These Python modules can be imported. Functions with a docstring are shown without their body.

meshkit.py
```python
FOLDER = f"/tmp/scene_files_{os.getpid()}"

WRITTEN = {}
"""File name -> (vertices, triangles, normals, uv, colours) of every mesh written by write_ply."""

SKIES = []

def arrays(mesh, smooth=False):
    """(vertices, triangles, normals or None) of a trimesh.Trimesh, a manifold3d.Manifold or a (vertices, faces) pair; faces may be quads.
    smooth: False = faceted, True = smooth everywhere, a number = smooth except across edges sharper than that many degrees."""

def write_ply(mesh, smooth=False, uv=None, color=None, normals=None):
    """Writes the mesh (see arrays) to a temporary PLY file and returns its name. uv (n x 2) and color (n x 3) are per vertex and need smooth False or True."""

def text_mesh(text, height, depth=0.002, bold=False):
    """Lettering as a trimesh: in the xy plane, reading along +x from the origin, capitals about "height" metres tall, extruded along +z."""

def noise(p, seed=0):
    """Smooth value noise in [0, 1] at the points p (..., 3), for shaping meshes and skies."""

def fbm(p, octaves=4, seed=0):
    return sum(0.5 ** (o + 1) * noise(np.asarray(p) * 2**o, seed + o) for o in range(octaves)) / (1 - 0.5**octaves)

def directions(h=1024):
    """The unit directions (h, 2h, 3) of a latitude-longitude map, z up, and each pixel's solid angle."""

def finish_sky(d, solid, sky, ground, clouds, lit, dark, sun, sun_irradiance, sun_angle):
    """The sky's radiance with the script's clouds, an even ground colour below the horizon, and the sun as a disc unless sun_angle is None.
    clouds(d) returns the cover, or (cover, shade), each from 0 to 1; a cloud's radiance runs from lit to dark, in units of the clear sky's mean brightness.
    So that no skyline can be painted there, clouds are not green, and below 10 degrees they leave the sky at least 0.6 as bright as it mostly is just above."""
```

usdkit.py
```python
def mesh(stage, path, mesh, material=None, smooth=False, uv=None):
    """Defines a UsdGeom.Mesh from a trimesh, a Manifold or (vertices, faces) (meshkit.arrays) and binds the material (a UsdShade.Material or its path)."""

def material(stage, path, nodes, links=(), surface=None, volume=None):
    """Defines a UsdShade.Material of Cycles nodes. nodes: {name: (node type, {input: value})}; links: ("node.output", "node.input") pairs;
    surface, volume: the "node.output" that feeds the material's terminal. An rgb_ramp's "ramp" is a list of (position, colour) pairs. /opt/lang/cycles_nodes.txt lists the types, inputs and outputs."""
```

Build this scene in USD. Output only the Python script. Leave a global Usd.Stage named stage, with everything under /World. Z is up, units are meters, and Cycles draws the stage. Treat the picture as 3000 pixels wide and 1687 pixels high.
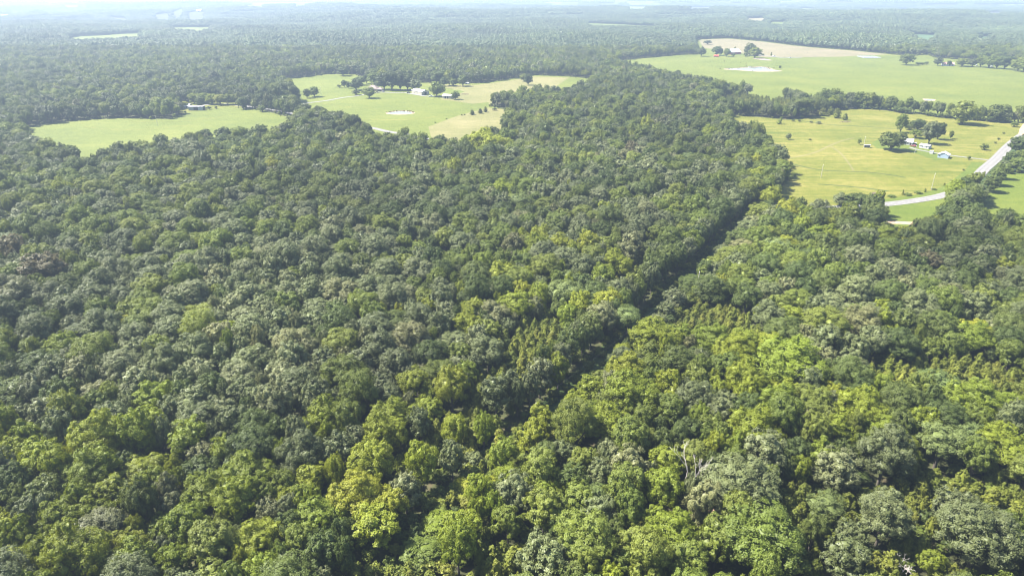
import math, random
import numpy as np, trimesh, shapely, usdkit
from shapely.geometry import Polygon, LineString, box as sbox
from shapely.ops import unary_union
from pxr import Usd, UsdGeom, UsdLux, UsdShade, Gf, Vt, Sdf

rng = np.random.default_rng(7)
random.seed(7)
stage = Usd.Stage.CreateInMemory()
UsdGeom.SetStageUpAxis(stage, 'Z')
UsdGeom.SetStageMetersPerUnit(stage, 1.0)
UsdGeom.Xform.Define(stage, '/World')

# ------------------------------------------------------------------ camera, sky, sun, exposure
CAM_H, PITCH, FPX = 120.0, math.radians(23.8), 2000.0
cam = UsdGeom.Camera.Define(stage, '/World/camera')
cam.CreateHorizontalApertureAttr(36.0)
cam.CreateFocalLengthAttr(24.0)
cam.CreateClippingRangeAttr(Gf.Vec2f(0.5, 60000.0))
cam.AddTranslateOp().Set(Gf.Vec3d(0, 0, CAM_H))
cam.AddRotateXYZOp().Set(Gf.Vec3f(90.0 - math.degrees(PITCH), 0, 0))
cam.CreateExposureAttr(2.0)

SUN_EL = math.radians(52.0)
SUN_AZ = math.radians(-77.0)            # atan2(x, y) of the direction towards the sun
SUN_DIR = np.array([math.cos(SUN_EL) * math.sin(SUN_AZ), math.cos(SUN_EL) * math.cos(SUN_AZ), math.sin(SUN_EL)])
sky_mat = usdkit.material(stage, '/World/Looks/sky', {
    "s": ("sky_texture", {"sky_type": "single_scattering", "sun_disc": False, "sun_elevation": SUN_EL, "sun_rotation": SUN_AZ, "air_density": 1.0, "aerosol_density": 1.2}),
    "b": ("background_shader", {"strength": 0.075})}, [("s.color", "b.color")], surface="b.background")
dome = UsdLux.DomeLight.Define(stage, '/World/sky')
UsdShade.MaterialBindingAPI.Apply(dome.GetPrim()).Bind(sky_mat)
dome.GetPrim().SetCustomDataByKey('kind', 'structure')
sun = UsdLux.DistantLight.Define(stage, '/World/sun')
sun.CreateNormalizeAttr(True)
sun.CreateIntensityAttr(1.25)
sun.CreateAngleAttr(0.5)
sun.CreateColorAttr(Gf.Vec3f(1.0, 0.965, 0.90))
_z = Gf.Vec3d(*SUN_DIR.tolist())
sun.AddTransformOp().Set(Gf.Matrix4d().SetRotate(Gf.Rotation(Gf.Vec3d(0, 0, 1), _z)))

# ------------------------------------------------------------------ helpers
_used = {}


def numbered(name, parent='/World'):
    k = parent + '/' + name
    n = _used.get(k, -1) + 1
    _used[k] = n
    return k if n == 0 else f'{k}_{n:03d}'


def tag(prim, label=None, cat=None, group=None, kind=None):
    prim = prim.GetPrim() if hasattr(prim, 'GetPrim') else prim
    for k, v in (('label', label), ('category', cat), ('group', group), ('kind', kind)):
        if v:
            prim.SetCustomDataByKey(k, v)
    return prim


def thing(name, label, cat, loc=(0, 0, 0), rz=0.0, group=None):
    x = UsdGeom.Xform.Define(stage, numbered(name))
    x.AddTranslateOp().Set(Gf.Vec3d(*map(float, loc)))
    x.AddRotateZOp().Set(math.degrees(rz))
    tag(x, label, cat, group)
    return x.GetPrim()


def part(parent, name, mesh, m, smooth=False, label=None):
    p = usdkit.mesh(stage, numbered(name, str(parent.GetPath())), mesh, m, smooth)
    if label:
        tag(p, label)
    return p.GetPrim()


def cat_(ms):
    return trimesh.util.concatenate(ms)


def bx(x0, x1, y0, y1, z0, z1):
    b = trimesh.creation.box((x1 - x0, y1 - y0, z1 - z0))
    b.apply_translation(((x0 + x1) / 2, (y0 + y1) / 2, (z0 + z1) / 2))
    return b


def tube(pts, radii, n=6):
    """A tapered tube along a polyline."""
    p = np.asarray(pts, float)
    t = np.gradient(p, axis=0)
    t /= np.linalg.norm(t, axis=1, keepdims=True) + 1e-9
    a = np.cross(t, np.where(np.abs(t[:, 2:]) < 0.9, [0, 0, 1.0], [1.0, 0, 0]))
    a /= np.linalg.norm(a, axis=1, keepdims=True) + 1e-9
    b = np.cross(t, a)
    ang = np.arange(n) * 2 * np.pi / n
    r = np.broadcast_to(radii, (len(p),))
    v = p[:, None] + r[:, None, None] * (np.cos(ang)[None, :, None] * a[:, None] + np.sin(ang)[None, :, None] * b[:, None])
    i, j = np.meshgrid(np.arange(len(p) - 1), np.arange(n), indexing='ij')
    q = np.stack([i * n + j, i * n + (j + 1) % n, (i + 1) * n + (j + 1) % n, (i + 1) * n + j], -1).reshape(-1, 4)
    v = v.reshape(-1, 3)
    f = np.vstack([q[:, [0, 1, 2]], q[:, [0, 2, 3]]])
    return trimesh.Trimesh(v, f, process=False)


def terrain(x, y):
    """Flat near the camera, long low swells from about two kilometres out."""
    x, y = np.asarray(x, float), np.asarray(y, float)
    r = np.hypot(x, y)
    k = np.clip((r - 1900.0) / 1500.0, 0, 1)
    k = k * k * (3 - 2 * k)
    h = 11.0 * np.sin(x / 310.0 + 1.3 * np.sin(y / 900.0)) * np.sin(y / 270.0 + 0.8 * np.sin(x / 700.0)) + 11.0 * np.sin(y / 520.0 + x / 1400.0 + 1.0)
    return k * h


S_, C_ = math.sin(PITCH), math.cos(PITCH)


def G(px, py, z=0.0):
    """Where the view ray through a point of the photograph (3000 x 1687) meets the height z above the terrain."""
    u, v = (px - 1500.0) / FPX, (843.5 - py) / FPX
    d = np.array([u, C_ + v * S_, -S_ + v * C_])
    zz = z
    for _ in range(40):
        t = (zz - CAM_H) / min(d[2], -1e-4)
        x, y = d[0] * t, d[1] * t
        if math.hypot(x, y) < 1900:
            break
        zz = 0.5 * zz + 0.5 * (z + float(terrain(x, y)))
    return np.array([x, y])


def proj(x, y, z):
    q = np.asarray(z) - CAM_H
    dep = C_ * y - S_ * q
    return 1500.0 + FPX * x / dep, 843.5 - FPX * (S_ * y + C_ * q) / dep, dep


def height_at(P, py):
    """The height of the point above the ground point P that stands at row py."""
    t = (843.5 - py) / FPX
    return P[1] * (t * C_ - S_) / (C_ + t * S_) + CAM_H


def depth(P):
    return C_ * P[1] + S_ * CAM_H


def ray_poly(pts, h=16.0):
    return Polygon([G(p[0], p[1], h if len(p) > 2 and p[2] else 0.0) for p in pts]).buffer(0)


# ------------------------------------------------------------------ materials
M = {}


def mat(name, nodes, links, surface, volume=None):
    M[name] = usdkit.material(stage, '/World/Looks/' + name, nodes, links, surface=surface, volume=volume)
    return M[name]


def plain(name, col, rough=0.6, spec=0.4, metal=0.0, vary=0.18, scale=1.2):
    c = np.array(col)
    return mat(name, {"g": ("geometry", {}), "n": ("noise_texture", {"scale": scale, "detail": 5.0}),
                      "r": ("rgb_ramp", {"ramp": [(0.3, tuple(c * (1 - vary))), (0.7, tuple(np.minimum(c * (1 + vary), 1)))]}),
                      "p": ("principled_bsdf", {"roughness": rough, "specular_ior_level": spec, "metallic": metal})},
               [("g.position", "n.vector"), ("n.fac", "r.fac"), ("r.color", "p.base_color")], "p.BSDF")


def leaf(name, ramp, trans=0.28, far=False, rough=0.5, spec=0.3, leafvar=0.3, zone=0.35):
    """Foliage: one tone per tree, lighter and darker leaves, slow drift of tone over the woods."""
    ramp = [(p, tuple(np.array(c))) for p, c in ramp]
    nodes = {"g": ("geometry", {}),
             "r": ("rgb_ramp", {"ramp": ramp}),
             "zn": ("noise_texture", {"scale": 0.012, "detail": 2.0}),
             "zm": ("map_range", {"from_min": 0.3, "from_max": 0.7, "to_min": 1 - zone, "to_max": 1 + zone, "clamp": True}),
             "lm": ("map_range", {"from_min": 0.0, "from_max": 1.0, "to_min": 1 - leafvar, "to_max": 1 + leafvar}),
             "mm": ("math", {"math_type": "multiply"}),
             "h": ("hsv", {"hue": 0.5, "saturation": 1.0, "fac": 1.0}),
             "p": ("principled_bsdf", {"roughness": rough, "specular_ior_level": spec}),
             "t": ("translucent_bsdf", {}), "tc": ("hsv", {"hue": 0.485, "saturation": 1.15, "value": 1.5, "fac": 1.0}),
             "x": ("mix_closure", {"fac": trans})}
    links = [("g.position", "zn.vector"), ("zn.fac", "zm.value"), ("g.random_per_island", "lm.value"), ("zm.result", "mm.value1"), ("lm.result", "mm.value2"),
             ("r.color", "h.color"), ("mm.value", "h.value"), ("h.color", "p.base_color"), ("h.color", "tc.color"), ("tc.color", "t.color"),
             ("p.BSDF", "x.closure1"), ("t.BSDF", "x.closure2")]
    if far:
        nodes["zn"] = ("noise_texture", {"scale": 0.0045, "detail": 5.0, "roughness": 0.65})
        nodes["v"] = ("voronoi_texture", {"dimensions": "2D", "scale": 0.11})
        nodes["s"] = ("separate_color", {})
        links += [("g.position", "v.vector"), ("v.color", "s.color"), ("s.r", "r.fac")]
    else:
        nodes["o"] = ("object_info", {})
        links += [("o.random", "r.fac")]
    return mat(name, nodes, links, "x.closure")


KINDS = ['grey', 'deep', 'mid', 'yellow', 'pale', 'cedar']
RAMPS = {
    'grey': [(0, (.130, .154, .050)), (.5, (.160, .184, .064)), (.85, (.192, .210, .084)), (1, (.204, .202, .070))],
    'deep': [(0, (.084, .116, .026)), (.5, (.110, .146, .031)), (1, (.138, .168, .036))],
    'mid': [(0, (.140, .184, .029)), (.5, (.174, .214, .034)), (1, (.206, .236, .040))],
    'yellow': [(0, (.192, .246, .024)), (.5, (.234, .278, .025)), (.9, (.270, .302, .027)), (1, (.300, .312, .030))],
    'pale': [(0, (.160, .212, .058)), (1, (.200, .242, .072))],
    'cedar': [(0, (.165, .198, .026)), (.6, (.205, .230, .030)), (1, (.236, .242, .036))],
}
for k in KINDS:
    leaf('leaf_' + k, RAMPS[k], spec=0.3 if k in ('grey',) else 0.25, trans=0.12 if k in ('grey', 'cedar') else 0.26)
leaf('leaf_far', [(0, (0.053, 0.081, 0.029)), (.3, (0.073, 0.104, 0.032)), (.6, (0.091, 0.121, 0.038)), (.85, (0.105, 0.125, 0.053)), (1, (0.136, 0.166, 0.040))], far=True, trans=0.12, zone=0.42, leafvar=0.10)
leaf('leaf_rust', [(0, (.165, .148, .065)), (1, (.19, .165, .07))])
plain('bark', (.10, .085, .068), 0.9, 0.15)
plain('dead_wood', (.60, .54, .48), 0.85, 0.15)
plain('brown_twigs', (.20, .15, .12), 0.9, 0.1)
plain('pole_wood', (.36, .33, .28), 0.85, 0.2)
plain('ceramic', (.8, .8, .78), 0.3, 0.5)
plain('wire', (.12, .12, .12), 0.5, 0.5)
plain('white_metal', (.46, .46, .46), 0.45, 0.5, vary=0.06, scale=0.6)
plain('cream_wall', (.30, .275, .215), 0.6, 0.4, vary=0.06)
plain('white_wall', (.38, .37, .355), 0.6, 0.4, vary=0.07)
plain('grey_wall', (.46, .45, .42), 0.7, 0.3, vary=0.12)
plain('blue_steel', (.27, .33, .42), 0.5, 0.5, vary=0.08)
plain('grey_steel', (.40, .42, .44), 0.45, 0.5, vary=0.08)
plain('grey_shingle', (.36, .35, .36), 0.85, 0.2)
plain('brown_shingle', (.20, .16, .14), 0.85, 0.2)
plain('red_shingle', (.40, .23, .19), 0.85, 0.2)
plain('brick', (.30, .19, .15), 0.85, 0.2)
plain('barn_red', (.26, .07, .06), 0.75, 0.2)
plain('bright_red', (.45, .08, .06), 0.5, 0.4)
plain('dark_opening', (.02, .02, .022), 0.8, 0.2)
plain('window_glass', (.03, .04, .05), 0.1, 0.6)
plain('tyre', (.02, .02, .02), 0.8, 0.2)
plain('maroon_paint', (.20, .05, .05), 0.3, 0.5)
plain('white_paint', (.5, .5, .5), 0.3, 0.5, vary=0.03)
plain('dark_paint', (.06, .06, .07), 0.3, 0.5)
plain('pale_green_panel', (.17, .195, .18), 0.6, 0.3)
plain('concrete', (.13, .127, .124), 0.85, 0.2)
plain('cow_hide', (.055, .045, .04), 0.7, 0.2)
plain('tan_hide', (.22, .14, .08), 0.7, 0.2)
plain('bare_soil', (.34, .22, .15), 0.95, 0.1, vary=0.25, scale=0.4)
plain('wheel_grey', (.145, .137, .127), 0.95, 0.1, vary=0.2, scale=0.3)
plain('orange_soil', (.42, .24, .15), 0.95, 0.1, vary=0.2, scale=0.2)
plain('trodden_soil', (.27, .21, .16), 0.95, 0.1, vary=0.25, scale=0.4)


def grass(name, a, b, c, stripe=0.25, ang=0.3):
    """Meadow: slow patches, fine tufts and faint streaks along the mowing direction."""
    return mat(name, {
        "g": ("geometry", {}),
        "n1": ("noise_texture", {"scale": 0.014, "detail": 4.0, "roughness": 0.6}),
        "n2": ("noise_texture", {"scale": 0.16, "detail": 6.0, "roughness": 0.65}),
        "mp": ("mapping", {"rotation": (0, 0, ang), "scale": (0.012, 0.22, 0.1)}),
        "n3": ("noise_texture", {"scale": 1.0, "detail": 3.0, "roughness": 0.6}),
        "m1": ("mix_float", {"fac": 0.45}), "m2": ("mix_float", {"fac": stripe}),
        "r": ("rgb_ramp", {"ramp": [(0.38, a), (0.50, b), (0.62, c)]}),
        "bp": ("bump", {"strength": 0.5, "distance": 0.4}),
        "p": ("principled_bsdf", {"roughness": 0.85, "specular_ior_level": 0.2})},
        [("g.position", "n1.vector"), ("g.position", "n2.vector"), ("g.position", "mp.vector"), ("mp.vector", "n3.vector"),
         ("n1.fac", "m1.a"), ("n2.fac", "m1.b"), ("m1.result", "m2.a"), ("n3.fac", "m2.b"), ("m2.result", "r.fac"),
         ("r.color", "p.base_color"), ("n2.fac", "bp.height"), ("bp.normal", "p.normal")], "p.BSDF")


grass('hay_green', (0.066, 0.084, 0.009), (0.089, 0.105, 0.013), (0.117, 0.126, 0.020))
grass('lawn_green', (0.057, 0.082, 0.007), (0.077, 0.099, 0.011), (0.098, 0.115, 0.015))
grass('rough_pasture', (0.062, 0.080, 0.006), (0.106, 0.108, 0.014), (0.178, 0.152, 0.038), stripe=0.35)
grass('dry_pasture', (0.097, 0.099, 0.028), (0.133, 0.123, 0.042), (0.175, 0.152, 0.064))
grass('tan_field', (0.115, 0.103, 0.046), (0.147, 0.123, 0.063), (0.175, 0.143, 0.083))
grass('blue_green_field', (0.038, 0.072, 0.024), (0.05, 0.086, 0.03), (0.065, 0.098, 0.036))
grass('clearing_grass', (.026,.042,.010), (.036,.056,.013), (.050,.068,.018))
grass('pale_field', (.026,.027,.016), (.036,.036,.022), (.048,.046,.030))
mat('forest_floor', {"g": ("geometry", {}), "n": ("noise_texture", {"scale": 0.25, "detail": 6.0}),
                     "r": ("rgb_ramp", {"ramp": [(0.35, (.035, .035, .018)), (0.55, (.05, .055, .022)), (0.72, (.085, .065, .04))]}),
                     "p": ("principled_bsdf", {"roughness": 0.95, "specular_ior_level": 0.1})},
    [("g.position", "n.vector"), ("n.fac", "r.fac"), ("r.color", "p.base_color")], "p.BSDF")
mat('gravel', {"g": ("geometry", {}), "n": ("noise_texture", {"scale": 0.35, "detail": 8.0, "roughness": 0.7}),
               "r": ("rgb_ramp", {"ramp": [(0.3, (.135, .126, .116)), (0.5, (.175, .167, .158)), (0.7, (.212, .205, .196))]}),
               "p": ("principled_bsdf", {"roughness": 0.95, "specular_ior_level": 0.15})},
    [("g.position", "n.vector"), ("n.fac", "r.fac"), ("r.color", "p.base_color")], "p.BSDF")
mat('water', {"g": ("geometry", {}), "n": ("noise_texture", {"scale": 0.9, "detail": 2.0}), "b": ("bump", {"strength": 0.02, "distance": 0.1}),
              "p": ("principled_bsdf", {"base_color": (.15, .145, .125), "roughness": 0.06, "specular_ior_level": 0.6})},
    [("g.position", "n.vector"), ("n.fac", "b.height"), ("b.normal", "p.normal")], "p.BSDF")
mat('haze_air', {"v": ("principled_volume", {"color": (.56, .68, .82), "density": 0.000155, "anisotropy": 0.25})}, [], None, "v.volume")

# ------------------------------------------------------------------ ground
gx = np.unique(np.concatenate([np.linspace(-11000, 11000, 221), np.linspace(-2400, 2400, 81)]))
gy = np.unique(np.concatenate([np.linspace(-400, 13000, 201)]))
X, Y = np.meshgrid(gx, gy)
V = np.stack([X, Y, terrain(X, Y)], -1).reshape(-1, 3)
nx = len(gx)
ii, jj = np.meshgrid(np.arange(len(gy) - 1), np.arange(nx - 1), indexing='ij')
q = np.stack([ii * nx + jj, ii * nx + jj + 1, (ii + 1) * nx + jj + 1, (ii + 1) * nx + jj], -1).reshape(-1, 4)
tag(usdkit.mesh(stage, numbered('ground'), (V, q), M['forest_floor'], True), 'dark forest floor under the trees', None, None, 'structure')

SHEETS = []


def triangulate(poly):
    out = []
    for g in getattr(poly, 'geoms', [poly]):
        if g.geom_type == 'Polygon' and g.area > 0.05:
            v, f = trimesh.creation.triangulate_polygon(g, engine='earcut')
            v = np.c_[v, np.zeros(len(v))]
            t = trimesh.Trimesh(v, f, process=False)
            if len(t.faces) and t.face_normals[0][2] < 0:
                t.invert()
            out.append(t)
    return cat_(out)


def sheet(name, poly, material, z, label, drape=False):
    """A flush patch of ground, z above what it lies on."""
    if drape:
        x0, y0, x1, y1 = poly.bounds
        cells = []
        for a in np.arange(x0, x1, 60):
            for b in np.arange(y0, y1, 60):
                c = poly.intersection(sbox(a, b, a + 60, b + 60))
                if c.area > 0.5:
                    try:
                        cells.append(triangulate(c))
                    except Exception:
                        pass
        m = cat_(cells)
    else:
        m = triangulate(poly.simplify(0.05))
    v = np.array(m.vertices)
    v[:, 2] = terrain(v[:, 0], v[:, 1]) + z
    p = usdkit.mesh(stage, numbered(name), (v, m.faces), M[material])
    tag(p, label, None, None, 'structure')
    return p


def smooth_line(pts, n=10):
    pts = np.asarray(pts, float)
    t = np.concatenate([[0], np.cumsum(np.linalg.norm(np.diff(pts, axis=0), axis=1))])
    from scipy.interpolate import PchipInterpolator
    tt = np.linspace(0, t[-1], n * len(pts))
    return np.stack([PchipInterpolator(t, pts[:, k])(tt) for k in range(2)], 1)


T = 1
left_field = ray_poly([(70, 375), (217, 354), (326, 347), (427, 349), (500, 349), (543, 330), (606, 322), (668, 314), (737, 320), (780, 326), (850, 345), (880, 355),
                       (830, 350, T), (768, 366, T), (718, 353, T), (679, 359, T), (606, 366, T), (567, 368, T), (509, 388, T), (446, 392, T), (373, 395, T), (334, 415, T), (280, 424, T),
                       (248, 446, T), (230, 440, T), (205, 410, T), (155, 400, T), (125, 390, T), (90, 378, T)])
farm_field = ray_poly([(862, 318), (860, 306), (868, 292), (842, 252), (806, 239), (816, 236), (898, 225), (963, 218), (1039, 219), (1100, 236), (1246, 243), (1392, 245), (1500, 232), (1520, 229), (1559, 221), (1668, 225), (1749, 233),
                       (1718, 229, T), (1660, 246, T), (1575, 248, T), (1505, 254, T), (1454, 258, T), (1431, 268, T), (1432, 300), (1439, 312), (1481, 322), (1490, 335), (1470, 349, T), (1427, 359, T), (1400, 371, T), (1380, 382, T), (1361, 392, T),
                       (1272, 386, T), (1217, 373, T), (1151, 374, T), (1100, 368, T), (1040, 364), (913, 346), (887, 342)])
far_pasture = ray_poly([(1788, 180), (1994, 161), (2046, 160), (2035, 125), (2047, 116), (2132, 113), (2233, 122), (2326, 134), (2388, 140), (2505, 149), (2621, 161), (2680, 164), (2714, 160), (2740, 170), (2830, 176), (3060, 186), (3060, 216), (3060, 345),
                        (2982, 358), (2951, 356), (2854, 350), (2769, 342), (2695, 331), (2664, 329), (2606, 321), (2520, 315), (2439, 309), (2400, 305),
                        (2361, 268, T), (2314, 245, T), (2272, 256, T), (2210, 248, T), (2186, 237, T), (2128, 229, T), (2089, 221, T), (2023, 214, T), (1994, 200, T), (1932, 194, T), (1885, 182, T), (1854, 181, T)])
tan_field = ray_poly([(2047, 117), (2132, 114), (2233, 123), (2326, 135), (2388, 141), (2505, 150), (2600, 160), (2540, 163), (2458, 167), (2330, 169), (2229, 168), (2150, 152), (2060, 141)])
near_pasture = ray_poly([(2140, 338), (2240, 345), (2310, 352), (2390, 340), (2458, 322), (2520, 319), (2606, 325), (2664, 333), (2695, 335), (2769, 346), (2854, 354), (2951, 360), (2982, 362), (3030, 352), (3030, 380),
                         (2975, 415), (2925, 442), (2895, 480), (2830, 536), (2752, 570), (2690, 582), (2580, 594),
                         (2525, 587, T), (2467, 580, T), (2428, 577, T), (2380, 568, T), (2346, 553, T), (2283, 572, T), (2271, 574), (2290, 545), (2312, 524), (2318, 490), (2314, 462, T), (2299, 431, T), (2272, 404, T), (2247, 373, T), (2233, 355, T), (2186, 347, T), (2145, 338, T)])
right_field = ray_poly([(2946, 509), (3070, 511), (3070, 606, T), (3000, 599, T), (2940, 598, T), (2872, 585, T), (2866, 572)])
verge = ray_poly([(2570, 608), (2597, 605), (2696, 594), (2778, 579), (2775, 597, T), (2720, 613, T), (2676, 619, T), (2662, 632, T), (2623, 630, T), (2600, 622, T)])

right_road_c = smooth_line([G(2405, 611), G(2458, 608), G(2591, 599), G(2688, 587), G(2762, 573), G(2835, 542), G(2885, 494), G(2917, 467), G(2941, 442), G(2963, 421), G(3000, 392), G(3040, 362)])
right_road = LineString(right_road_c).buffer(3.7)
left_road_c = smooth_line([G(560, 312), G(660, 306), G(695, 309), G(776, 320), G(840, 331), G(887, 339), G(913, 344), G(1039, 368), G(1093, 376), G(1137, 386), G(1180, 393), G(1260, 410)])
left_road = LineString(left_road_c).buffer(2.9)
left_drive = LineString(smooth_line([G(858, 312), G(900, 303), G(960, 295), G(1010, 286), G(1045, 282), G(1075, 276), G(1105, 271), G(1125, 271), G(1150, 272), G(1185, 273), G(1225, 279), G(1258, 283), G(1290, 283)])).buffer(2.0)
right_drive = LineString(smooth_line([G(2668, 433), G(2684, 438), G(2720, 445), G(2760, 452), G(2800, 458), G(2850, 464), G(2897, 470)])).buffer(1.4)
dirt_lane = LineString(smooth_line([G(2420, 616), G(2466, 632), G(2540, 647), G(2620, 652), G(2690, 655)])).buffer(2.6)
# the straight clearing under the power line
_p, _q = G(1664, 1156, 9.0), G(2264, 572, 9.0)
cd = (_q - _p) / np.linalg.norm(_q - _p)
cn = np.array([-cd[1], cd[0]])
c0 = _p + cn * 6.5
clearing = Polygon([c0 - cd * 16 + cn * 4.6, c0 + cd * 110 + cn * 4.8, c0 + cd * 268 + cn * 4.9, c0 + cd * 268 - cn * 4.8, c0 + cd * 110 - cn * 5.2, c0 - cd * 16 - cn * 5.2])
clearing_end = LineString([c0 - cd * 100, c0 - cd * 14]).buffer(5.0, cap_style=2)

sheet('left_hayfield', left_field, 'hay_green', 0.03, 'pale green mown hayfield in front of the far woods')
sheet('farm_meadow', farm_field, 'hay_green', 0.03, 'pale green meadow around the farm with the oval pond')
sheet('far_pasture', far_pasture, 'hay_green', 0.03, 'wide light green pasture with the long pond')
sheet('near_pasture', near_pasture, 'rough_pasture', 0.03, 'yellow green rough pasture inside the bend of the road')
sheet('right_meadow', right_field, 'lawn_green', 0.03, 'bright green meadow at the right edge below the road')
sheet('road_verge', verge, 'lawn_green', 0.03, 'bright green grass verge below the gravel road')
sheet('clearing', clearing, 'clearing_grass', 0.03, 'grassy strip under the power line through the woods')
sheet('tan_field', tan_field, 'tan_field', 0.06, 'dry tan field behind the red barn')
# drier parts and mown lawn, lying on the fields
dry1 = ray_poly([(1246, 247), (1392, 250), (1500, 236), (1560, 224), (1668, 228), (1575, 248, T), (1505, 254, T), (1431, 268, T), (1432, 300), (1385, 305), (1330, 297), (1290, 292), (1330, 262), (1290, 255)]).intersection(farm_field)
dry2 = ray_poly([(1430, 316), (1340, 340), (1255, 372), (1272, 386, T), (1361, 392, T), (1400, 371, T), (1427, 359, T), (1470, 349, T), (1490, 335), (1481, 322)]).intersection(farm_field)
lawn1 = ray_poly([(2553, 420), (2580, 404), (2640, 398), (2700, 425), (2745, 448), (2790, 462), (2740, 470), (2690, 452), (2640, 442), (2570, 436)])
lawn2 = ray_poly([(1300, 266), (1345, 264), (1362, 270), (1340, 276), (1300, 275)])
ditch = LineString(smooth_line([G(2600, 590), G(2700, 578), G(2765, 560), G(2830, 520), G(2868, 480)])).buffer(5.0).intersection(near_pasture)
sheet('dry_pasture', dry1, 'dry_pasture', 0.06, 'dry yellowish pasture behind the small barn')
sheet('dry_pasture', dry2, 'dry_pasture', 0.06, 'dry yellowish corner of the meadow below the cedar bushes')
sheet('house_lawn', lawn1, 'lawn_green', 0.06, 'fresh green mown lawn around the grey-roofed house')
sheet('yard_lawn', lawn2, 'lawn_green', 0.09, 'fresh green mown patch behind the small barn')
sheet('road_ditch', ditch, 'lawn_green', 0.06, 'greener grass of the ditch inside the road bend')
sheet('gravel_road', right_road, 'gravel', 0.10, 'white gravel road bending past the near pasture')
sheet('gravel_road', left_road, 'gravel', 0.10, 'white gravel road running past the farm with the oval pond')
sheet('driveway', left_drive, 'gravel', 0.13, 'pale gravel driveway to the brown-roofed house and cream barn')
sheet('driveway', right_drive, 'gravel', 0.13, 'narrow pale driveway to the grey-roofed house')
sheet('dirt_lane', dirt_lane, 'bare_soil', 0.05, 'pinkish dirt lane half hidden in the trees below the road')
track = [LineString(smooth_line([G(2300, 466), G(2385, 448), G(2425, 430), G(2470, 412), G(2500, 405)])).buffer(0.9), LineString(smooth_line([G(2435, 430), G(2455, 443), G(2480, 470), G(2500, 500)])).buffer(0.7)]
sheet('cattle_path', track[0], 'dry_pasture', 0.06, 'faint pale path worn across the near pasture')
sheet('cattle_path', track[1], 'dry_pasture', 0.07, 'faint pale branch path worn down the near pasture')


for k_, pts_ in enumerate([[(2543, 241), (2620, 241), (2694, 243), (2800, 249), (2985, 254)], [(2575, 264), (2590, 259), (2610, 257), (2655, 257)], [(2630, 292), (2680, 285), (2720, 284), (2790, 292)], [(2240, 213), (2330, 222), (2450, 226), (2560, 232)], [(2300, 236), (2400, 244), (2520, 250)],
                           [(2330, 350), (2420, 365), (2540, 372), (2640, 380)], [(2320, 480), (2420, 500), (2540, 505), (2650, 520)], [(2400, 540), (2500, 548), (2600, 560)], [(930, 300), (1010, 312), (1090, 316)], [(990, 345), (1090, 352), (1200, 350), (1290, 340)], [(250, 372), (400, 380), (560, 366)], [(380, 358), (520, 356), (660, 340)]]):
    sheet('worn_line', LineString(smooth_line([G(*p) for p in pts_])).buffer(0.9), 'rough_pasture' if k_ < 5 or k_ > 7 else 'clearing_grass', 0.05, 'faint darker line of longer grass across the field')
for rc_, lb_ in ((right_road_c, 'faint grey wheel rut on the bending white road'), (left_road_c, 'faint grey wheel rut on the left gravel road')):
    for o_ in (-1.5, 1.5):
        sheet('wheel_rut', LineString(rc_).parallel_offset(abs(o_), 'left' if o_ > 0 else 'right').buffer(0.3), 'wheel_grey', 0.12, lb_)


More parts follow.
